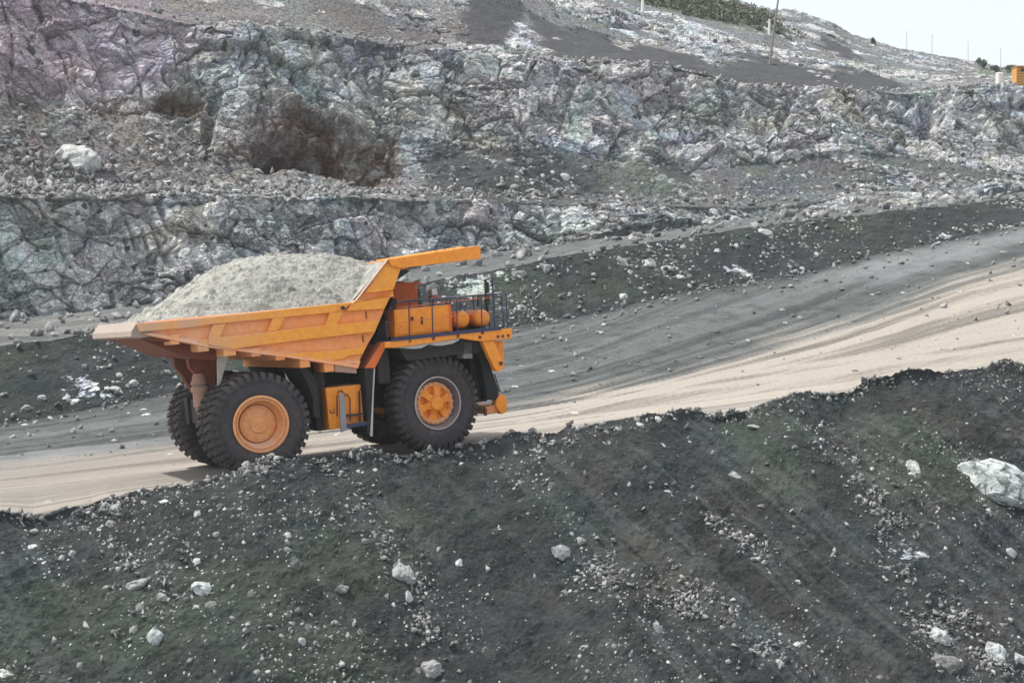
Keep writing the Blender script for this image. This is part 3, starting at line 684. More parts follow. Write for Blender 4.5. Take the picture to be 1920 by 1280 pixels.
e0 = poly([(271, 626), (391, 650), (560, 672.5), (671, 690)], -.2); e1 = poly([(292, 622), (400, 640), (560, 660), (676, 676)], WN)
vs_ = []
for a_, b_ in zip(e0, e1): vs_ += [(a_[0], -.22, a_[1]), (b_[0], WN-.005, b_[1]), (a_[0], WN-.005, a_[1]-.03)]
fs = []
for i in range(3): fs += [(3*i, 3*i+1, 3*i+4, 3*i+3), (3*i, 3*i+3, 3*i+5, 3*i+2), (3*i+1, 3*i+2, 3*i+5, 3*i+4)]
fs += [(0, 2, 1), (9, 10, 11)]
lip.add(vs_, fs).build('lower_edge', ORANGE_PANEL, bodyo)
for (x0, x1, y0, y1, m) in [(320, 337, 634, 645, ORANGE_PANEL), (371, 392, 644, 658, ORANGE_BEAM), (419, 443, 651, 666, ORANGE_BEAM), (472, 490, 659, 667, ORANGE_PANEL), (517, 535, 665, 674, ORANGE_PANEL), (562, 582, 672, 688, ORANGE_PANEL), (607, 627, 678, 696, ORANGE_PANEL)]:
    a0 = bp(x0, y0, -.17); a1 = bp(x1, y1, -.17)
    b = MB(); b.box(a0[0], a1[0], -.18, 6.3, a1[1], a0[1]+.10); b.build('floor_rib', m, flo, bevel=.015)
a0 = bp(627, 683, -.15); a1 = bp(669, 700, -.15)
MB().prism([a0, (a1[0], a0[1]-.02), a1, (a0[0], a1[1]+.12)], -.16, 6.2).build('floor_rib', PINKDUST, flo, bevel=.015)
# underside keel, its shade put into the dark orange
k0 = bp(300, 640, .6); k1 = bp(400, 678, .6)
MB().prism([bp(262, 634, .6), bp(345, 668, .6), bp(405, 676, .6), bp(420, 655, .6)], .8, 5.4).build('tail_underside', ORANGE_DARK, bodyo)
# front wall and canopy
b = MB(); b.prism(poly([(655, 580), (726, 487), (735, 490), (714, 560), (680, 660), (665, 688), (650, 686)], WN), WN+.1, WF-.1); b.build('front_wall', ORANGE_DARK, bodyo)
b = MB(); b.prism(poly([(655, 577), (725, 486), (729, 484.5), (662, 571)], -.1), -.235, -.03); b.prism(poly([(655, 577), (725, 486), (729, 484.5), (662, 571)], -.1), 6.15, 6.4)
b.build('front_edge', PINKDUST, bodyo, bevel=.01)
can = MB()
ct = [bp(726, 486, -.2), bp(895, 460.5, -.2), bp(901, 464, -.2), bp(901, 485, -.2), bp(752, 503, -.2), bp(735, 500, -.2)]
cs_ = MB(); cs_.prism(ct, -.22, -.08); cs_.prism(ct, 6.25, 6.4)
u0, v0 = ct[0]; u1, v1 = ct[1]
can.prism([(u0, v0-.02), (u1, v1-.02), (u1+.05, v1-.09), (u0+.05, v0-.12)], -.08, 6.25)
can.prism([(u1, v1-.02), (ct[2][0], ct[2][1]-.02), (ct[3][0], ct[3][1]+.05), (ct[3][0]-.07, ct[3][1]+.05), (u1-.07, v1-.09)], -.08, 6.25)
cano = can.build('canopy', ORANGE, bodyo, bevel=.02); cs_.build('canopy_side', ORANGE, cano, bevel=.02)
for k in range(7):
    t = .14+.13*k; uu = u0+(u1-u0)*t; vv_ = v0+(v1-v0)*t
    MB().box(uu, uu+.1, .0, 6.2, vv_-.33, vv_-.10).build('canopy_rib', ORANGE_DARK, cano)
for k in range(4):
    t = .6+.1*k; uu = u0+(u1-u0)*t; vv_ = v0+(v1-v0)*t
    MB().box(uu, uu+.12, .4, 5.8, vv_-.03, vv_+.045).build('canopy_cleat', ORANGE_BEAM, cano, bevel=.01)
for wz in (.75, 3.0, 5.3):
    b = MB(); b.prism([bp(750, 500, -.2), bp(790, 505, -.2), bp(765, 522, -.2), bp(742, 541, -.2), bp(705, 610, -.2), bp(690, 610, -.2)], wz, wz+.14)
    b.build('canopy_brace', STEEL, cano)  # gussets coloured dark to hold the shade under the canopy
# small weld marks
for (x, y0, y1) in [(685, 583, 597), (679, 628, 642)]:
    a0 = bp(x, y0, -.06); a1 = bp(x+3, y1, -.06); MB().box(a0[0], a1[0], -.08, -.04, a1[1], a0[1]).build('stiffener', ORANGE_DARK, bodyo)
a0 = bp(643, 577, -.24); MB().lathe([(.001, -.03), (.06, -.03), (.06, .05)], 12, (a0[0], -.24, a0[1])).build('pivot_bolt', STEEL, bodyo)

# --- load: a thing that cannot be counted, lying in the body
def heap():
    sil = [(250, 607), (262, 600), (300, 572), (350, 537), (400, 509), (440, 491), (480, 480), (520, 476), (570, 475), (630, 482), (680, 492), (716, 500), (740, 520)]
    ridge = [bp(x, y, 3.1) for x, y in sil]; us = [p[0] for p in ridge]; vsil = [p[1] for p in ridge]
    nu, nw = 420, 300; ug = np.linspace(us[0], bp(726, 487, WN)[0]-.03, nu); wg = np.linspace(WN+.03, WF-.03, nw)
    UU, WW = np.meshgrid(ug, wg, indexing='ij')
    rimv = np.interp(UU, [bp(258, 604, WN)[0], bp(661, 568, WN)[0]], [bp(258, 608, WN)[1], bp(661, 575, WN)[1]])
    top = np.interp(UU, us, vsil); x = (WW-3.07)/3.1
    shp = np.clip(1-np.abs(x)**2.1, 0, 1)**.9
    H = rimv-.03+(top-rimv)*shp
    P = np.stack([UU, WW, H], -1)
    n = (fbm(P*.8, 4, 800)-.5)*.36+(fbm(P*3.5, 4, 810)-.5)*.17
    tn = np.full(UU.shape, .5)
    for s_, a_ in ((.38, .42), (.2, .5), (.11, .5), (.06, .4)):
        F1, F2, rid, off = voro(P/s_, 820+int(s_*100)); on = rid < .22; bb = np.clip(1-(F1/.42)**2, 0, 1)*on
        n += np.sqrt(bb)*s_*a_*.6; tn = np.where(bb > .1, (rid*991) % 1, tn)
    H = H+n*np.clip(shp*3, .25, 1)
    wa, wb = bp(661, 567, WN), bp(728, 487, WN); wl = wa[1]+(UU-wa[0])*(wb[1]-wa[1])/(wb[0]-wa[0])+.04
    H = np.where(UU > wa[0]-.1, np.maximum(H, wl), H); H = np.minimum(H, np.where(UU > wb[0]-.5, np.maximum(wl, wb[1]+.25-.0*UU), 99))
    me = bpy.data.meshes.new('ore_load'); vv = np.stack([UU, WW, H], -1).reshape(-1, 3).astype(np.float32)
    i = np.arange((nu-1)*(nw-1)); a = (i//(nw-1))*nw+i % (nw-1); q = np.stack([a, a+nw, a+nw+1, a+1], -1).astype(np.int32)
    me.vertices.add(len(vv)); me.vertices.foreach_set('co', vv.ravel()); me.loops.add(q.size); me.loops.foreach_set('vertex_index', q.ravel())
    me.polygons.add(len(q)); me.polygons.foreach_set('loop_start', np.arange(0, q.size, 4, dtype=np.int32)); me.update(calc_edges=True)
    at = me.attributes.new('tone', 'FLOAT', 'POINT'); at.data.foreach_set('value', tn.astype(np.float32).ravel())
    m = stone_mat('crushed ore', (.19, .195, .175), (.43, .435, .395), (.11, .11, .10)); me.materials.append(m)
    o = bpy.data.objects.new('ore_load', me); col.objects.link(o); o.matrix_world = TM
    tag(o, 'pale grey heap of crushed ore filling the orange truck body', 'ore', kind='stuff')
heap()

# --- chassis, deck, tank and the rest
fr = MB(); fr.box(-1.3, 7.6, 1.95, 2.45, 1.5, 2.35); fr.box(-1.3, 7.6, 3.65, 4.15, 1.5, 2.35)
for u_ in (-1.2, .9, 3.0, 5.0, 7.2): fr.box(u_, u_+.45, 2.45, 3.65, 1.55, 2.3)
fr.box(2.2, 7.2, 2.2, 3.9, 1.9, 3.3); fr.box(3.9, 4.3, .5, 5.6, 2.3, 3.6)
fr.build('chassis', STEEL, truck, bevel=.02)
b = MB(); b.tube([(0, .9, R), (0, 5.1, R)], .55, 24); b.lathe([(.001, -.75), (.7, -.6), (.85, 0), (.7, .6), (.001, .75)], 32, (0, 3.0, R)); b.build('rear_axle', STEEL, truck, smooth=True)
b = MB(); b.tube([(5.7, .9, R), (5.7, 5.1, R)], .32, 20); b.build('front_axle', STEEL, truck, smooth=True)
# rear frame and suspension
b = MB()
q = poly([(352, 668), (420, 672), (418, 690), (405, 700), (402, 735), (390, 738), (366, 700), (356, 690)], 1.9)
b.prism(q, 1.9, 2.3); b.prism(q, 3.9, 4.3); b.build('rear_frame', ORANGE_DARK, truck, bevel=.02)
for wz in (1.95, 4.05):
    t0 = bp(372, 700, wz); t1 = bp(380, 800, wz)
    s = MB(); d_ = Vector((t1[0]-t0[0], 0, t1[1]-t0[1])); p0_ = Vector((t0[0], wz, t0[1]))
    pr = [(0, .16), (.12, .22), (.2, .27), (.21, .20), (.26, .27), (.34, .27), (.35, .22), (.62, .22), (.63, .16), (.70, .17), (.71, .12), (.80, .13), (1.0, .13)]
    s.tube([p0_+d_*k for k, r in pr], [r for k, r in pr], 20); s.build('suspension_cylinder', PINKDUST, truck, smooth=True)
# hoist cylinder
b = MB(); b.tube([(2.4, 1.0, 1.5), (2.0, 1.05, 3.2)], .2, 16); b.tube([(2.4, 5.2, 1.5), (2.0, 5.15, 3.2)], .2, 16); b.build('hoist_cylinder', STEEL, truck, smooth=True)
# rock ejectors hanging by the rear wheels
for wz in (.95, 5.0):
    a0 = bp(407, 661, .95); a1 = bp(417, 661, .95); a2 = bp(413, 718, .95); a3 = bp(408, 723, .95)
    b = MB(); b.prism([a0, (a0[0]+.38, a0[1]), (a0[0]+.30, a0[1]-.2), (a2[0]+.02, a2[1]), (a3[0], a3[1])], wz, wz+.07); b.prism([(a0[0]-.05, a0[1]+.1), (a0[0]+.45, a0[1]+.1), (a0[0]+.38, a0[1]-.1), (a0[0], a0[1]-.1)], wz-.03, wz+.10)
    b.build('rock_ejector', WHITEST, truck, bevel=.01)
a0 = bp(344, 676, 4.6); MB().prism([a0, (a0[0]+.3, a0[1]), (a0[0]+.12, a0[1]-.9), (a0[0]-.02, a0[1]-.95)], 4.6, 4.67).build('rock_ejector', WHITEST, truck)
# rear mud flap arcing behind the rear tyre
fp = []
for x, y in [(560, 690), (577, 690), (590, 712), (598, 745), (599, 786), (588, 780), (586, 745), (575, 716)]: fp.append(bp(x, y, .1))
b = MB(); b.prism(fp, .05, 1.9); b.prism(fp, 4.1, 5.95); b.build('mud_flap', RUBBERFLAP, truck, bevel=.01)
a0 = bp(588, 700, .6); a1 = bp(618, 806, .6); MB().box(a0[0], a1[0]+.05, .75, 1.6, a1[1], a0[1]).build('frame_step', STEEL, truck, bevel=.02)
# fuel tank
tk = MB(); tw = .28
tq = poly([(610, 727), (677, 720), (683, 796), (618, 806)], tw)
tk.prism(tq, tw, 1.7); tko = tk.build('fuel_tank', ORANGE, truck, bevel=.04)
def tube_px(pts, w, r, name, mat, par=None, n=8):
    b = MB(); b.tube([(bp(x, y, w)[0], w, bp(x, y, w)[1]) for x, y in pts], r, n); return b.build(name, mat, par if par is not None else truck, smooth=True)
tube_px([(632, 780), (632, 742), (634, 734), (641, 732), (645, 738), (646, 742)], tw-.1, .022, 'grab_handle', ORANGE_DARK, tko)
tube_px([(646, 739), (652, 740), (656, 748), (657, 790)], tw-.1, .022, 'grab_handle', ORANGE_DARK, tko)
tube_px([(675, 790), (674, 745), (673, 735), (677, 728)], tw-.1, .03, 'fuel_hose', STEEL, tko)
tube_px([(619, 768), (621, 774), (626, 774), (627, 766)], tw-.06, .018, 'grab_handle', ORANGE_DARK, tko)
a = poly([(635, 738), (644, 737), (650, 806), (638, 810)], .02); MB().prism(a, -.05, .02).build('ladder_side', GREYST, truck, bevel=.008)
a = poly([(648, 796), (690, 790), (690, 796), (648, 803)], .02); MB().prism(a, -.05, .28).build('ladder_step', BLUE, truck, bevel=.008)
a = poly([(650, 778), (682, 774), (682, 777), (650, 781)], .02); MB().prism(a, .0, .28).build('ladder_step', STEEL, truck)
# front wheel arch: orange post, black flap
a = poly([(716, 641), (728, 641), (703, 690), (684, 690)], .0); MB().prism(a, -.02, 1.8).build('wheel_arch_post', RED_ORANGE, truck, bevel=.015)
a = poly([(684, 690), (702, 690), (700, 740), (697, 817), (689, 812), (690, 760)], .0); MB().prism(a, .02, 1.5).build('mud_flap', RUBBERFLAP, truck)
a = poly([(701, 691), (703, 691), (700.5, 740), (698.5, 818), (694, 817), (698.5, 740)], -.01); MB().prism(a, -.02, .02).build('flap_edge', WHITEST, truck)
a = poly([(684, 690), (690, 655), (716, 600), (735, 560), (742, 560), (735, 640), (716, 641), (700, 690)], 1.0); MB().prism(a, .9, 5.2).build('engine_bulkhead', STEEL, truck)
# deck
DW = -.42
dk = MB()
a = poly([(737, 640), (958, 616), (958, 619), (737, 643.5)], DW); dk.prism(a, DW, 6.7)
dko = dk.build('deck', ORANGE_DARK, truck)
a = poly([(722, 641), (735, 639.5), (862, 624), (900, 619), (960, 615), (961, 634), (905, 640), (880, 637), (863, 634), (800, 644), (740, 652), (722, 652)], DW-.06)
MB().prism(a, DW-.06, DW+.02).build('deck_skirt', ORANGE, dko, bevel=.02)
a = poly([(733, 632.5), (900, 613), (900, 618.5), (733, 639)], DW-.08)
MB().prism(poly([(733, 634), (940, 611.5), (940, 618), (733, 640)], DW-.08), DW-.10, DW-.06).build('toe_board', BLUE, dko)
# scalloped fender rubber under the skirt
a = poly([(738, 648), (742, 652), (760, 652.5), (775, 654), (790, 653), (800, 648), (806, 645), (816, 648), (830, 648), (850, 644), (863, 637), (863, 632), (738, 645)], DW)
MB().prism(a, DW+.02, DW+.5).build('fender', WHITEST, dko, bevel=.03)
a = poly([(742, 645), (863, 630), (905, 640), (896, 662), (860, 664), (760, 676)], .2); MB().prism(a, .1, 2.2).build('wheel_arch', STEEL, truck)
a = poly([(869, 640), (886, 640), (886, 672), (869, 672)], .1); MB().prism(a, .1, .7).build('air_filter', GREYST, truck, bevel=.02)
# light recesses on the front skirt
for (x, y, r) in [(900, 632, .055), (934, 631, .05), (943, 630, .05), (953, 629, .05)]:
    c = bp(x, y, DW-.07); MB().lathe([(.001, -.012), (r, -.012), (r, .03)], 16, (c[0], DW-.06, c[1])).build('marker_light', LENS, dko)
# front strut and grille
a = poly([(904, 640), (926, 638), (944, 680), (944, 690), (938, 696), (931, 696), (926, 688)], DW); MB().prism(a, DW, DW+.25).build('front_strut', ORANGE, truck, bevel=.02)
a = poly([(926, 640), (944, 638), (946, 690), (938, 694)], DW+.4); MB().prism(a, DW+.4, DW+1.1).build('front_panel', ORANGE, truck, bevel=.02)
c = bp(939, 681, DW); MB().lathe([(.001, -.012), (.07, -.012), (.07, .03)], 16, (c[0], DW-.0, c[1])).build('marker_light', LENS, truck)
a = poly([(893, 652), (905, 641), (920, 690), (934, 730), (934, 745), (925, 750), (912, 748), (905, 700)], .8); MB().prism(a, .75, 1.5).build('mud_flap', RUBBERFLAP, truck, bevel=.01)
MB().box(7.25, 7.75, 1.2, 5.0, 1.35, 3.5).build('radiator', STEEL, truck, bevel=.03)
# front bumper: bracket, beam and tow eye
a = poly([(905, 762), (930, 757), (932, 772), (908, 776)], 1.1)
bu = MB(); bu.prism(a, .9, 5.3); buo = bu.build('bumper', ORANGE_PANEL, truck, bevel=.03)
a = poly([(928, 742), (938, 738), (945, 742), (948, 755), (946, 772), (938, 776), (930, 768), (926, 758)], .9); MB().prism(a, .75, 1.1).build('bumper_corner', ORANGE, buo, bevel=.03)
a = poly([(908, 765), (912, 765), (912, 779), (908, 779)], .85); MB().prism(a, .8, .9).build('tow_pin', ORANGE_DARK, buo)
# boarding ladder at the front
for wz in (.9, 1.5):
    tube_px([(917, 700), (921, 715), (930, 738), (934, 748)], wz, .022, 'ladder_rail', BLUE, n=6)
tube_px([(927, 700), (938, 735)], .9, .02, 'ladder_rail', BLUE, n=6)
for (x, y) in [(919, 705), (925, 720), (931, 737)]:
    a0 = bp(x, y, .9); MB().box(a0[0]-.07, a0[0]+.12, .88, 1.5, a0[1]-.02, a0[1]+.02).build('ladder_step', WHITEST, truck)
# cabinets on the deck
cw0 = .15
a = poly([(739, 581), (841, 571), (844, 621), (741, 632)], cw0)
cab1 = MB().prism(a, cw0, 2.2).build('electrical_cabinet', ORANGE, truck, bevel=.02)
a = poly([(841, 571), (846, 571), (849, 621), (844, 621)], cw0); MB().prism(a, cw0+.02, 2.15).build('cabinet_edge', RED_ORANGE, cab1)
for x0, x1 in ((741, 768.5), (769.5, 808.5), (809.5, 841)):
    t = lambda x: 581+(x-739)*(-10/102)
    a = poly([(x0+.8, t(x0)+2), (x1-.5, t(x1)+2), (x1+1.5, t(x1)+47), (x0+3, t(x0)+47)], cw0-.02); MB().prism(a, cw0-.025, cw0+.01).build('cabinet_door', ORANGE, cab1, bevel=.008)
for (x0, y0, x1, y1) in ((771, 594, 775, 602), (790, 594, 792.5, 608)):
    a = poly([(x0, y0), (x1, y0), (x1, y1), (x0, y1)], cw0-.05); MB().prism(a, cw0-.07, cw0-.02).build('door_latch', STEEL, cab1)
# cab at the far side
cwz = 3.6
a = poly([(736, 536), (744, 530), (757, 526), (762, 532), (779, 532), (783, 538), (786, 640), (736, 640)], cwz)
co = MB().prism(a, cwz, 5.6).build('cab', RED_ORANGE, truck, bevel=.03)  # shade on the cab put into this darker, redder orange
a = poly([(784, 540), (788, 542), (790, 585), (785, 586)], cwz); MB().prism(a, cwz+.05, 5.5).build('windscreen', GLASS, co)
a0 = bp(783, 530, cwz); MB().box(a0[0]-1.1, a0[0]+.1, cwz-.05, 5.65, a0[1]-.05, a0[1]+.04).build('cab_roof', RED_ORANGE, co, bevel=.02)
# air tanks lying across the deck
for (x, y, r) in ((868, 599, .265), (906, 596, .265)):
    c = bp(x, y, .3); b = MB(); b.lathe([(.001, -.04), (.12, -.03), (.2, .0), (r-.02, .05), (r, .1), (r, 1.4), (r-.02, 1.45), (.2, 1.5), (.001, 1.54)], 36, (c[0], .3, c[1]))
    bo = b.build('air_tank', ORANGE, truck, smooth=True, angle=50)
    b = MB(); 
    for yy in (.25, 1.1): b.lathe([(r+.004, yy), (r+.015, yy+.005), (r+.015, yy+.06), (r+.004, yy+.065)], 36, (c[0], .3, c[1]))
    b.build('tank_strap', RED_ORANGE, bo, smooth=True)
    MB().box(c[0]-.15, c[0]+.15, .5, 1.7, c[1]-r-.12, c[1]-r+.03).build('tank_cradle', STEEL, bo)
# railings
def rail(pts, posts, w, side='near'):
    pass
rl = DW-.03
def railpost(x, yb, yt, w, name='rail_post', r=.02, lean=0, mat=BLUE):
    return tube_px([(x, yb), (x+lean, yt)], w, r, name, mat, n=6)
for x, yb, yt, ln in [(768, 641, 573, -1.5), (812, 636, 566, -2), (858, 631, 562, -2), (904, 625, 553, -2)]:
    railpost(x, yb, yt, rl, lean=ln)
    c = bp(x, yb, rl); MB().box(c[0]-.05, c[0]+.05, rl-.03, rl+.03, c[1]-.03, c[1]+.12).build('post_foot', STEEL, truck)
railpost(928, 622, 520, rl, r=.03, lean=-5); railpost(952, 617, 551, rl, lean=-3)
railpost(913, 600, 524, .8, r=.045, lean=-3, mat=STEEL); railpost(916, 572, 528, .8, r=.06, lean=-3, mat=STEEL)
railpost(897, 575, 553, 1.9, r=.05, mat=BLUE)
tube_px([(727, 643), (723, 601), (733, 576)], rl, .02, 'hand_rail', BLUE, n=6); tube_px([(723, 606), (740, 604)], rl, .014, 'hand_rail', BLUE, n=6)
tube_px([(740, 605), (904, 586.5), (924, 585)], rl, .014, 'hand_rail', RED_ORANGE, n=6)
tube_px([(748, 577), (812, 569), (904, 559), (926, 557)], rl, .012, 'hand_rail', RED_ORANGE, n=6)
FR = bp(955, 615, DW)[0]-.15; dv = bp(955, 615, DW)[1]
def vy(u): return dv+(u-FR)*.015
for k, ww in enumerate([-.35, .75, 1.9, 3.0, 4.2, 5.4, 6.55]):
    b = MB(); b.tube([(FR, ww, dv-.05), (FR, ww, dv+1.1)], .022, 6); b.build('rail_post', BLUE, truck)
for h_, m_, r_ in ((1.1, RAILTOP, .035), (.55, RAILTOP, .02)):
    b = MB(); b.tube([(FR, -.4, dv+h_), (FR, 6.6, dv+h_)], r_, 8); b.build('hand_rail', m_, truck, smooth=True)
for k in range(7):
    uu = FR-.75*k-.4; b = MB(); b.tube([(uu, 6.6, dv-.05), (uu, 6.6, dv+1.1)], .02, 6); b.build('rail_post', BLUE, truck)
for h_ in (1.1, .55):
    b = MB(); b.tube([(FR, 6.6, dv+h_), (FR-4.9, 6.6, dv+h_)], .026, 8); b.build('hand_rail', RAILTOP if h_ > 1 else BLUE, truck, smooth=True)
# inner rail run between tanks and hatch, hatch box, mirror
for ww in (2.4,):
    for uu in (FR-.6, FR-1.3, FR-2.0, FR-2.6):
        b = MB(); b.tube([(uu, ww, dv), (uu, ww, dv+1.12)], .022, 6); b.build('rail_post', BLUE, truck)
    b = MB(); b.tube([(FR, ww, dv+1.1), (FR-2.6, ww, dv+1.1)], .035, 8); b.build('hand_rail', RAILTOP, truck, smooth=True)
    b = MB(); b.tube([(FR, ww, dv+.6), (FR-2.6, ww, dv+.6)], .02, 8); b.build('hand_rail', BLUE, truck, smooth=True)
MB().box(FR-.55, FR-.15, 1.0, 2.3, dv, dv+.45).build('hood_box', BLUE, truck, bevel=.03)
c = bp(812, 547, 4.2); b = MB(); b.tube([(c[0], 4.2, c[1]), (c[0]-.1, 4.2, dv)], .025, 6); b.build('mirror_arm', BLUE, truck)
b = MB(); b.box(c[0]-.10, c[0]+.12, 4.1, 4.4, c[1]-.12, c[1]+.10); b.build('mirror', WHITEP, truck, bevel=.03)
b = MB(); b.box(c[0]-.12, c[0]+.14, 4.09, 4.4, c[1]-.24, c[1]-.13); b.build('warning_lamp', REDP, truck, bevel=.02)

# ---------------------------------------------------------------- stones
def hull_stone(r, npts=16, flat=(1, .8, .6), detail=0, seed=0):
    rg = np.random.default_rng(seed); p = rg.normal(size=(npts, 3)); p /= np.linalg.norm(p, axis=1)[:, None]; p *= rg.uniform(.75, 1.1, (npts, 1)); p *= np.array(flat)*r
    bm = bmesh.new(); [bm.verts.new(tuple(q)) for q in p]
    ret = bmesh.ops.convex_hull(bm, input=bm.verts)
    bmesh.ops.delete(bm, geom=[v for v in bm.verts if not v.link_faces], context='VERTS')
    if detail:
        bmesh.ops.bevel(bm, geom=bm.edges[:], offset=r*.06, segments=1, affect='EDGES', clamp_overlap=True)
        bmesh.ops.triangulate(bm, faces=bm.faces[:])
        for _ in range(detail): bmesh.ops.subdivide_edges(bm, edges=bm.edges[:], cuts=1, use_grid_fill=True)
        bm.verts.ensure_lookup_table(); bm.normal_update()
        c = np.array([v.co[:] for v in bm.verts]); n = np.array([v.normal[:] for v in bm.verts])
        d = (fbm(c/(r*.5)+seed, 4, 900+seed)-.5)*.22*r
        fc, gap, rid, F1 = facet(c/(r*.45)+seed*3.1, 950+seed); d += fc*.07*r
        for v, k, nn in zip(bm.verts, d, n): v.co += Vector(nn)*float(k)
    bmesh.ops.recalc_face_normals(bm, faces=bm.faces[:]); return bm
flatidx_cache = {}
def surf_at(px, py, strips):
    m = np.where(np.isin(strip, strips))[0]; sl = slice(m[0], m[-1]+1)
    d = (WX[sl]-px)**2+(WY[sl]-py)**2; d = d+np.where(d < 9, WZ[sl]*.05, 50)
    i = np.unravel_index(np.argmin(d), d.shape); return W[sl][i], WZ[sl][i], nrm[sl][i]
BOULD = [  # px, py, width px, height px, strips, material, tilt, label, group
 (152, 300, 92, 62, (10,), 'p', 35, 'largest pale oval boulder resting on the scree at the left'),
 (1872, 903, 178, 104, (1,), 'm', 12, 'huge white streaked boulder bedded in the near bank at the right edge'),
 (1775, 1240, 66, 40, (1,), 'd', 10, 'dark cracked boulder low on the near bank under the pale stone cluster'),
 (1762, 1195, 44, 46, (1,), 'w', 60, 'pale greenish boulder at the lower right of the near bank'),
 (1868, 1225, 40, 52, (1,), 'w', 75, 'upright white faced stone near the bottom right corner'),
 (1914, 1236, 34, 26, (1,), 'w', 40, 'white stone cut by the right edge near the bottom corner'),
 (290, 1195, 40, 46, (1,), 'w', 70, 'white pointed triangular stone low on the near bank at the left'),
 (382, 1102, 52, 34, (1,), 'w', 25, 'pale angular stone with a dark hollow beneath it on the left bank'),
 (858, 1055, 30, 22, (1,), 'w', 30, 'small white square cut stone alone below the front wheel'),
 (913, 1067, 12, 18, (1,), 'w', 80, 'tiny upright white stone just right of the square cut white stone'),
 (216, 950, 32, 26, (1, 2), 'g', 10, 'rounded grey stone sitting on the bank crest at the left'),
 (66, 998, 14, 20, (1,), 'w', 80, 'small bright white stone under the crest at the far left'),
 (310, 941, 22, 12, (1,), 'w', 5, 'flat white stone just below the crest left of the rear wheel'),
 (642, 1105, 36, 28, (1,), 'g', 20, 'rough pale grey stone on the bank below the rear wheel'),
 (756, 1075, 62, 40, (1,), 'g', 40, 'large craggy pale outcrop stone in the middle of the near bank'),
 (764, 1118, 30, 32, (1,), 'w', 70, 'white wedge stone directly under the craggy pale outcrop'),
 (1052, 1035, 42, 34, (1,), 'g', 30, 'grey half buried boulder right of the middle of the near bank'),
 (1090, 1015, 28, 26, (1,), 'g', 60, 'pale jagged stone beside the half buried grey boulder'),
 (1240, 1180, 30, 44, (1,), 'g', 75, 'narrow pale stone standing low on the bank right of centre'),
 (1375, 890, 42, 20, (1,), 'g', 30, 'long grey stone lying slanted on the upper right bank'),
 (1410, 800, 34, 14, (1, 2), 'g', 5, 'flat pale stone under the crest right of centre'),
 (1495, 1090, 14, 12, (1,), 'w', 5, 'lone tiny white stone in the middle of the dark right bank'),
 (115, 1045, 20, 12, (1,), 'g', 15, 'small dull stone on the upper left bank near the white one'),
 (255, 1095, 52, 20, (1,), 'g', -20, 'long grey slab lying in the left bank left of the hollow stone'),
 (305, 1120, 24, 34, (1,), 'g', 80, 'upright grey stone above the white triangular stone'),
 (810, 1255, 50, 40, (1,), 'g', 55, 'pale broken stone cut by the bottom edge left of centre'),
 (158, 1170, 34, 18, (1,), 'g', 25, 'flat grey stone low at the left edge of the near bank'),
 (75, 825, 0, 0, (5,), 'g', 0, ''),
 (50, 768, 34, 24, (5,), 'g', 10, 'pale boulder at the foot of the left berm'),
 (78, 746, 26, 16, (5,), 'g', 0, 'smaller pale stone above the boulder at the foot of the left berm'),
 (1020, 505, 36, 32, (5,), 'g', 20, 'grey boulder on the dark berm right of the truck deck'),
 (1170, 495, 34, 40, (5,), 'g', 50, 'tall grey boulder halfway along the dark berm'),
 (1278, 520, 24, 16, (5,), 'w', 10, 'pale stone low on the dark berm right of the tall grey boulder'),
 (1326, 540, 26, 16, (5,), 'w', 0, 'pale flat stone at the foot of the dark berm'),
 (1168, 556, 26, 18, (5,), 'w', 10, 'pale stone at the berm foot directly below the tall grey boulder'),
 (1345, 470, 20, 14, (5,), 'w', 10, 'pale stone high on the berm right of centre'),
 (1890, 432, 30, 14, (5,), 'w', 0, 'white flat stone on the berm by the right edge'),
 (240, 295, 34, 20, (10,), 'g', 10, 'small dark flat stone right of the largest pale boulder'),
 (370, 322, 30, 18, (10, 9), 'g', 5, 'pale stone on the scree between the oval boulder and the cave'),
 (312, 342, 30, 14, (9, 10), 'w', 0, 'light flat stone on the terrace lip below the scree'),
 (878, 358, 24, 22, (9, 8), 'w', 30, 'white block on the terrace lip above the truck canopy'),
 (22, 592, 60, 34, (7, 8), 'g', 10, 'pale slab at the foot of the cliff by the left edge'),
 (362, 492, 40, 20, (8,), 'p', 0, 'pale oval slab in the lower cliff above the ore heap'),
 (316, 512, 40, 14, (8,), 'p', 0, 'thin pale slab in the lower cliff left of the ore heap'),
 (165, 556, 38, 20, (8,), 'p', 5, 'pale slab low in the cliff behind the truck tail'),
 (1010, 372, 20, 12, (9, 8), 'w', 0, 'white stone on the terrace lip right of the canopy'),
]
STONE_MOT = stone_mat('mottled boulder', (.42, .46, .46), (.50, .54, .53), (.07, .08, .08), .85)
STONE_GREY = stone_mat('grey boulder', (.26, .27, .27), (.34, .35, .35), (.10, .10, .11))
STONE_DARK = stone_mat('dark boulder', (.14, .15, .15), (.2, .2, .2), (.07, .07, .07))
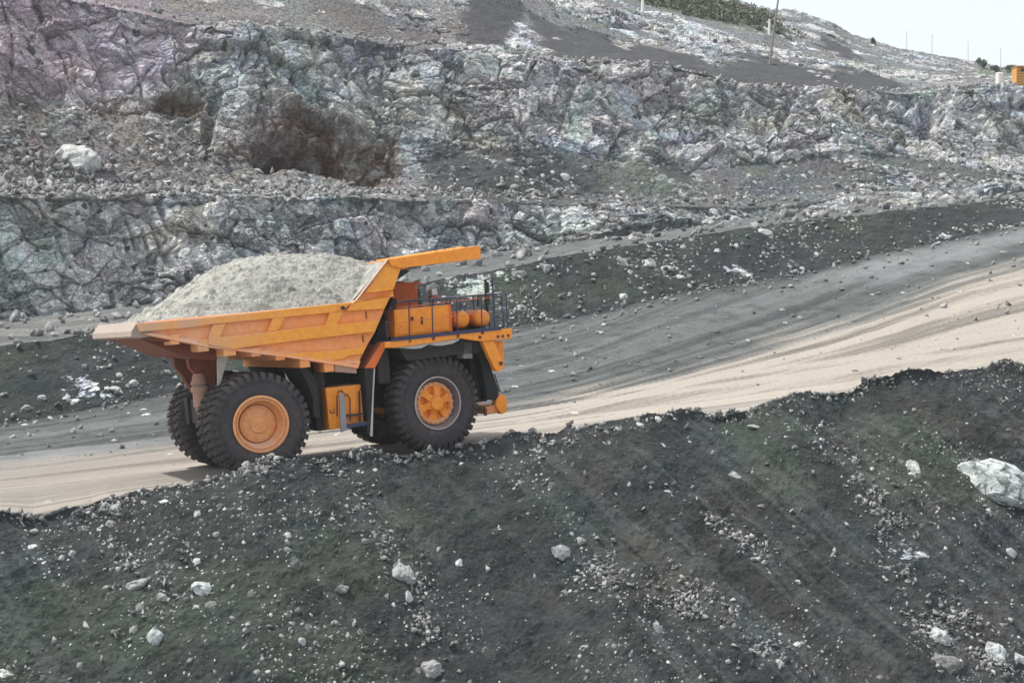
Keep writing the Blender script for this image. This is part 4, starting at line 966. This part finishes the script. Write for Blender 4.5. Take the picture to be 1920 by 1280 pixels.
for i, (px, py, wpx, hpx, st_, mk, tilt, lab) in enumerate(BOULD):
    if not lab: continue
    q, z, nn = surf_at(px, py, st_); r = wpx*z/FPX/2; rv = hpx*z/FPX/2
    bm = hull_stone(1.0, 60 if wpx > 90 else (26 if wpx > 38 else 13), (1, .8, max(.35, min(1.0, rv/r))) if wpx >= hpx else (1, .8, .75), 2 if wpx > 35 else 1, 40+i)
    s_ = max(r, rv)*1.08
    for v in bm.verts: v.co *= s_
    me = bpy.data.meshes.new('boulder'); bm.to_mesh(me); bm.free()
    at = me.attributes.new('tone', 'FLOAT', 'POINT'); at.data.foreach_set('value', np.full(len(me.vertices), .6, np.float32))
    me.materials.append({'m': STONE_MOT, 'p': STONE_PALE, 'w': STONE_WHITE, 'g': STONE_GREY, 'd': STONE_DARK}[mk])
    o = bpy.data.objects.new('boulder', me); col.objects.link(o)
    o.location = q+nn*(-.18*s_); o.rotation_euler = (0, math.radians(tilt), random.uniform(-.3, .3))
    tag(o, lab, 'boulder')
variants = []
for k in range(14):
    bm = hull_stone(1, 8+k%3, (1, .5+.04*(k%9), .3+.05*(k%7)), 0, 500+k); bmesh.ops.triangulate(bm, faces=bm.faces[:]); bm.verts.index_update()
    variants.append((np.array([v.co[:] for v in bm.verts]), np.array([[v.index for v in f.verts] for f in bm.faces]))); bm.free()
def rubble(name, label, n, strips, smin, smax, weight, mat=None, pw=2.5, sink=.1):
    m = np.where(np.isin(strip, strips))[0]; sl = slice(m[0], m[-1]+1)
    wgt = (weight(sl)).ravel().astype(float)
    wgt *= (np.linalg.norm(np.cross(gr[sl], gc[sl]), axis=-1)).ravel()   # even over the ground, not over the mesh
    wgt /= wgt.sum(); idx = rng.choice(len(wgt), n, p=wgt)
    pts = W[sl].reshape(-1, 3)[idx]; V = []; Fc = []; Tn = []; b = 0
    for p in pts:
        s_ = smin+(smax-smin)*rng.random()**pw; vv, ff = variants[rng.integers(14)]
        a, bb, c = rng.uniform(0, 6.28, 3); Rm = np.array(Matrix.Rotation(a, 3, 'Z') @ Matrix.Rotation(bb*.15, 3, 'X') @ Matrix.Rotation(c, 3, 'Y'))
        x = (vv*np.array([1, 1, rng.uniform(.7, 1.3)])) @ Rm.T*s_/2+p+np.array([0, 0, s_*sink])
        V.append(x); Fc.append(ff+b); b += len(vv); Tn.append(np.full(len(vv), rng.random()))
    V = np.concatenate(V).astype(np.float32); Fc = np.concatenate(Fc).astype(np.int32)
    me = bpy.data.meshes.new(name); me.vertices.add(len(V)); me.vertices.foreach_set('co', V.ravel()); me.loops.add(Fc.size); me.loops.foreach_set('vertex_index', Fc.ravel())
    me.polygons.add(len(Fc)); me.polygons.foreach_set('loop_start', np.arange(0, Fc.size, 3, dtype=np.int32)); me.update(calc_edges=True)
    at = me.attributes.new('tone', 'FLOAT', 'POINT'); at.data.foreach_set('value', np.concatenate(Tn).astype(np.float32))
    me.materials.append(mat or STONE); o = bpy.data.objects.new(name, me); col.objects.link(o); tag(o, label, 'rubble', kind='stuff'); return o
cl = lambda sl, sc, a, b, seed: sstep(fbm(B[sl]*sc, 4, seed), a, b)
rubble('rubble', 'small pale stones strewn over the dark near bank', 2600, (1,), .03, .34, lambda sl: .06+cl(sl, .35, .5, .68, 31)*(1.4-.0006*np.clip(BX[sl], 0, 1920)), pw=4.5)
def patches(sl):
    o_ = np.zeros(BX[sl].shape)
    for (cx_, cy_, rx, ry, an) in [(690, 965, 110, 34, 50), (755, 1075, 70, 45, 50), (800, 1180, 90, 26, 65), (270, 1080, 110, 70, 20), (1620, 900, 110, 40, 45), (1680, 985, 80, 50, 55), (1690, 1080, 70, 26, 45), (1790, 1180, 120, 60, 35), (1860, 1230, 80, 40, 30), (1310, 1140, 110, 50, 30), (1130, 1080, 60, 60, 60), (1420, 1240, 80, 40, 20), (480, 885, 70, 22, -10), (190, 950, 90, 24, -15), (1080, 825, 110, 24, -10), (1380, 1010, 90, 24, 30), (640, 900, 60, 30, 20), (60, 920, 10, 10, 0)]:
        c, s2 = math.cos(math.radians(an)), math.sin(math.radians(an)); x = BX[sl]-cx_; y = BY[sl]-cy_
        o_ = np.maximum(o_, np.exp(-(((x*c+y*s2)/rx)**2+((-x*s2+y*c)/ry)**2)*1.6))
    return o_**1.5*(.15+sstep(fbm(B[sl]*1.3, 3, 39), .45, .6))
rubble('rubble', 'patches of broken pale stone bedded in the near bank', 5200, (1,), .03, .34, patches, pw=4.0, sink=0.02)
rubble('rubble', 'broken stones along the crest of the near bank', 2200, (1, 2), .05, .35, lambda sl: np.exp(-((RW[sl]-rows[0]-rows[1])/9.0)**2)*(.15+cl(sl, .5, .4, .6, 33)), pw=2.5)
rubble('rubble', 'grey rubble on the berm beyond the haul road', 1500, (5,), .06, .55, lambda sl: .2+cl(sl, .3, .42, .62, 35), pw=4)
rubble('rubble', 'loose stones along the foot of the far berm', 900, (4, 5), .08, .6, lambda sl: np.exp(-((RW[sl]-sum(rows[:5]))/14.0)**2), pw=3)
rubble('rubble', 'pale rubble line on the lip of the terrace', 2600, (8, 9, 10), .10, .8, lambda sl: np.exp(-((RW[sl]-sum(rows[:9])-14)/20.0)**2)*np.where(BX[sl] > 1050, .35, 1), pw=3.5)
rubble('rubble', 'coarse rubble of the scree left of the cave', 3200, (9, 10), .10, 1.0, lambda sl: (.15+(BX[sl] < 430)*1.0)*(.3+cl(sl, .3, .4, .6, 37))*np.where(BX[sl] > 1000, .3, 1), pw=3.5)
rubble('rubble', 'broken blocks at the foot of the lower cliff', 1100, (7, 8), .1, 1.2, lambda sl: np.exp(-((RW[sl]-sum(rows[:8]))/30.0)**2), pw=3)
rubble('rubble', 'loose stones on the lip of the upper terrace', 900, (11, 12, 13), .12, .9, lambda sl: np.exp(-((RW[sl]-sum(rows[:12]))/14.0)**2), pw=3)
rubble('rubble', 'scattered stones on the rough outer lane of the haul road', 1300, (4,), .05, .5, lambda sl: sstep(dd[sl], 7, 14), pw=4)

# ---------------------------------------------------------------- poles, hut, tank, bushes
def pole(px, pb, pt, topdx, strips, r, label, mat, arms=False, group=None, dist=None, name='utility_pole', cat='pole'):
    q, z, nn = surf_at(px, pb, strips); d = rayd(px+topdx, pt); tp = d*(q[1]/d[1])
    e = empty(name, tuple(q)); tag(e, label, cat, group)
    b = MB(); h = tp-q; b.tube([(0, 0, -.5), tuple(h*.5), tuple(h)], [r, r*.85, r*.65], 8); b.build('shaft', mat, e, smooth=True)
    if arms:
        x = MB(); c = h*.97; x.box(c[0]-.9, c[0]+.9, c[1]-.06, c[1]+.06, c[2]-.07, c[2]+.07); x.build('crossarm', mat, e)
        for s_ in (-.8, 0, .8):
            i_ = MB(); i_.tube([(c[0]+s_, c[1], c[2]+.07), (c[0]+s_, c[1], c[2]+.35)], .06, 6); i_.build('insulator', WHITEP, e)
    return e
pole(1442, 112, -14, 19, (13,), .10, 'tall thin leaning wooden pole rising above the dark spoil slope', WOOD)
pole(1441, 66, 36, 2, (15, 16), .14, 'short pale pole just left of the tall leaning pole', WHITEP)
pole(1205, 24, -10, 0, (15, 14), .16, 'pale pole at the top edge above the rock', WHITEP)
MASTM = paint('pale mast paint', (.5, .52, .54), dustamt=.1)
for (x, pb, pt, lab) in [(1700, 95, 58, 'faint thin mast on the hill crest, leftmost of the distant masts'), (1748, 102, 64, 'faint thin mast on the hill crest, second of the distant masts from the left'), (1815, 116, 78, 'faint thin mast near the middle of the low right hill crest'), (1876, 131, 90, 'faint thin mast above the white tank')]:
    pole(x, pb, pt, 0, (16,), .05, lab, MASTM, False, 'distant masts on the hill crest')
def on_ground(px, py, strips): return surf_at(px, py, strips)
q, z, nn = on_ground(1874, 157, (12, 13)); s_ = z/FPX
e = empty('storage_tank', tuple(q)); tag(e, 'small white upright storage tank on the pit rim at the right', 'tank')
b = MB(); Rr = 7.5*s_; b.tube([(0, 0, -.3), (0, 0, 19*s_), (0, 0, 20*s_)], [Rr, Rr, Rr*.8], 24); b.build('tank_shell', WHITEP, e, smooth=True)
b = MB(); b.tube([(0, 0, 20*s_), (0, 0, 21.5*s_)], Rr*.3, 12); b.build('hatch', GREYST, e)
q, z, nn = on_ground(1915, 164, (12, 13)); s_ = z/FPX
e = empty('site_hut', tuple(q)); tag(e, 'orange site hut with a dark opening cut by the right edge', 'hut')
OCH = paint('ochre paint', (.62, .30, .06), dust=(.6, .45, .25), dustamt=.2)
b = MB(); b.box(-9*s_, 40*s_, 0, 30*s_, 0, 37*s_); ho = b.build('hut_body', OCH, e, bevel=.03)
for k in range(6): MB().box(-9*s_, 40*s_, -.03, 0.0, (4+5*k)*s_, (4.7+5*k)*s_).build('cladding_strip', ORANGE_DARK, ho)
MB().box(-1*s_, 8*s_, -.05, .02, 28*s_, 34*s_).build('window', GLASS, ho)
MB().box(-10*s_, 42*s_, -.3, 31*s_, 37*s_, 38.5*s_).build('roof', OCH, e)
m, nt, p = newmat('shrub leaves'); tc = N(nt, 'ShaderNodeTexCoord'); nn_ = noise(nt, tc.outputs['Object'], 1.2, 3)
nt.links.new(mixc(nt, nn_, (.06, .075, .045), (.13, .14, .095)), p.inputs['Base Color']); p.inputs['Roughness'].default_value = .8
LEAF = m
def shrub(px, py, wpx, hpx, strips, lab, group=None):
    q, z, nn = surf_at(px, py, strips); s_ = z/FPX; e = empty('shrub', tuple(q)); tag(e, lab, 'shrub', group)
    st = MB(); st.tube([(0, 0, -.3), (0, 0, hpx*s_*.6)], [.09, .04], 6)
    for k in range(5):
        a = k*1.3; st.tube([(0, 0, hpx*s_*.2), (math.cos(a)*wpx*s_*.3, math.sin(a)*wpx*s_*.3, hpx*s_*.75)], [.04, .02], 5)
    st.build('stem', WOOD, e)
    n = 900; b = MB(); rg = np.random.default_rng(int(px)); cs = rg.normal(size=(9, 3))*np.array([.24, .24, .2])+np.array([0, 0, .55])
    for k in range(n):
        c = cs[rg.integers(9)]+rg.normal(size=3)*.11; c = c*np.array([wpx*s_, wpx*s_, hpx*s_]); l = .10+.08*rg.random()
        a = rg.normal(size=3); a /= np.linalg.norm(a); bb = np.cross(a, rg.normal(size=3)); bb /= np.linalg.norm(bb)+1e-6
        b.add([c-a*l, c+bb*l*.5, c+a*l, c-bb*l*.5], [(0, 1, 2, 3)])
    me = bpy.data.meshes.new('foliage'); me.from_pydata(b.v, [], b.f); me.materials.append(LEAF); o = bpy.data.objects.new('foliage', me); col.objects.link(o); o.parent = e
shrub(1637, 84, 9, 11, (16,), 'lone small bush standing on the skyline of the hill')
shrub(1842, 127, 18, 18, (16,), 'dark rounded bush on the skyline left of the white tank')
shrub(1895, 134, 22, 12, (16,), 'low bush on the skyline behind the orange hut')
shrub(1868, 134, 16, 9, (16,), 'low bush on the skyline right behind the white tank')
# scrub strip on the upper hillside: one mass nobody could count
m_ = np.where(np.isin(strip, (15, 16)))[0]; sl = slice(m_[0], m_[-1]+1)
wg = (green[sl]**1.5*(BX[sl] < 1500)*np.linalg.norm(np.cross(gr[sl], gc[sl]), axis=-1)).ravel(); wg /= wg.sum()
idx = rng.choice(len(wg), 420, p=wg); pts = W[sl].reshape(-1, 3)[idx]; b = MB()
for p_ in pts:
    hh = rng.uniform(.25, .9)
    for k in range(34):
        c = p_+rng.normal(size=3)*np.array([.5, .5, .25])*hh+np.array([0, 0, hh*.4]); l = rng.uniform(.12, .25)
        a = rng.normal(size=3); a /= np.linalg.norm(a); bb = np.cross(a, rng.normal(size=3)); bb /= np.linalg.norm(bb)+1e-6
        b.add([c-a*l, c+bb*l*.5, c+a*l, c-bb*l*.5], [(0, 1, 2, 3)])
me = bpy.data.meshes.new('scrub'); me.from_pydata(b.v, [], b.f); me.materials.append(LEAF); o = bpy.data.objects.new('scrub', me); col.objects.link(o)
tag(o, 'green scrub covering the upper hillside under the skyline', 'scrub', kind='stuff')

# ---------------------------------------------------------------- thin dusty air over the whole pit
m = bpy.data.materials.new('dusty air'); m.use_nodes = True; nt = m.node_tree; nt.nodes.clear()
out = nt.nodes.new('ShaderNodeOutputMaterial'); pv = nt.nodes.new('ShaderNodeVolumePrincipled')
pv.inputs['Color'].default_value = (.86, .91, .95, 1); pv.inputs['Density'].default_value = .00032; pv.inputs['Anisotropy'].default_value = .3
nt.links.new(pv.outputs[0], out.inputs['Volume'])
b = MB(); lo = W.reshape(-1, 3).min(0)-1; hi = W.reshape(-1, 3).max(0)
b.box(lo[0], hi[0]+1, min(lo[1], -5), hi[1]+1, lo[2], max(hi[2], 40)+2); hz = b.build('haze', m); hz['kind'] = 'stuff'
hz['label'] = 'thin pale dust haze hanging over the whole pit'
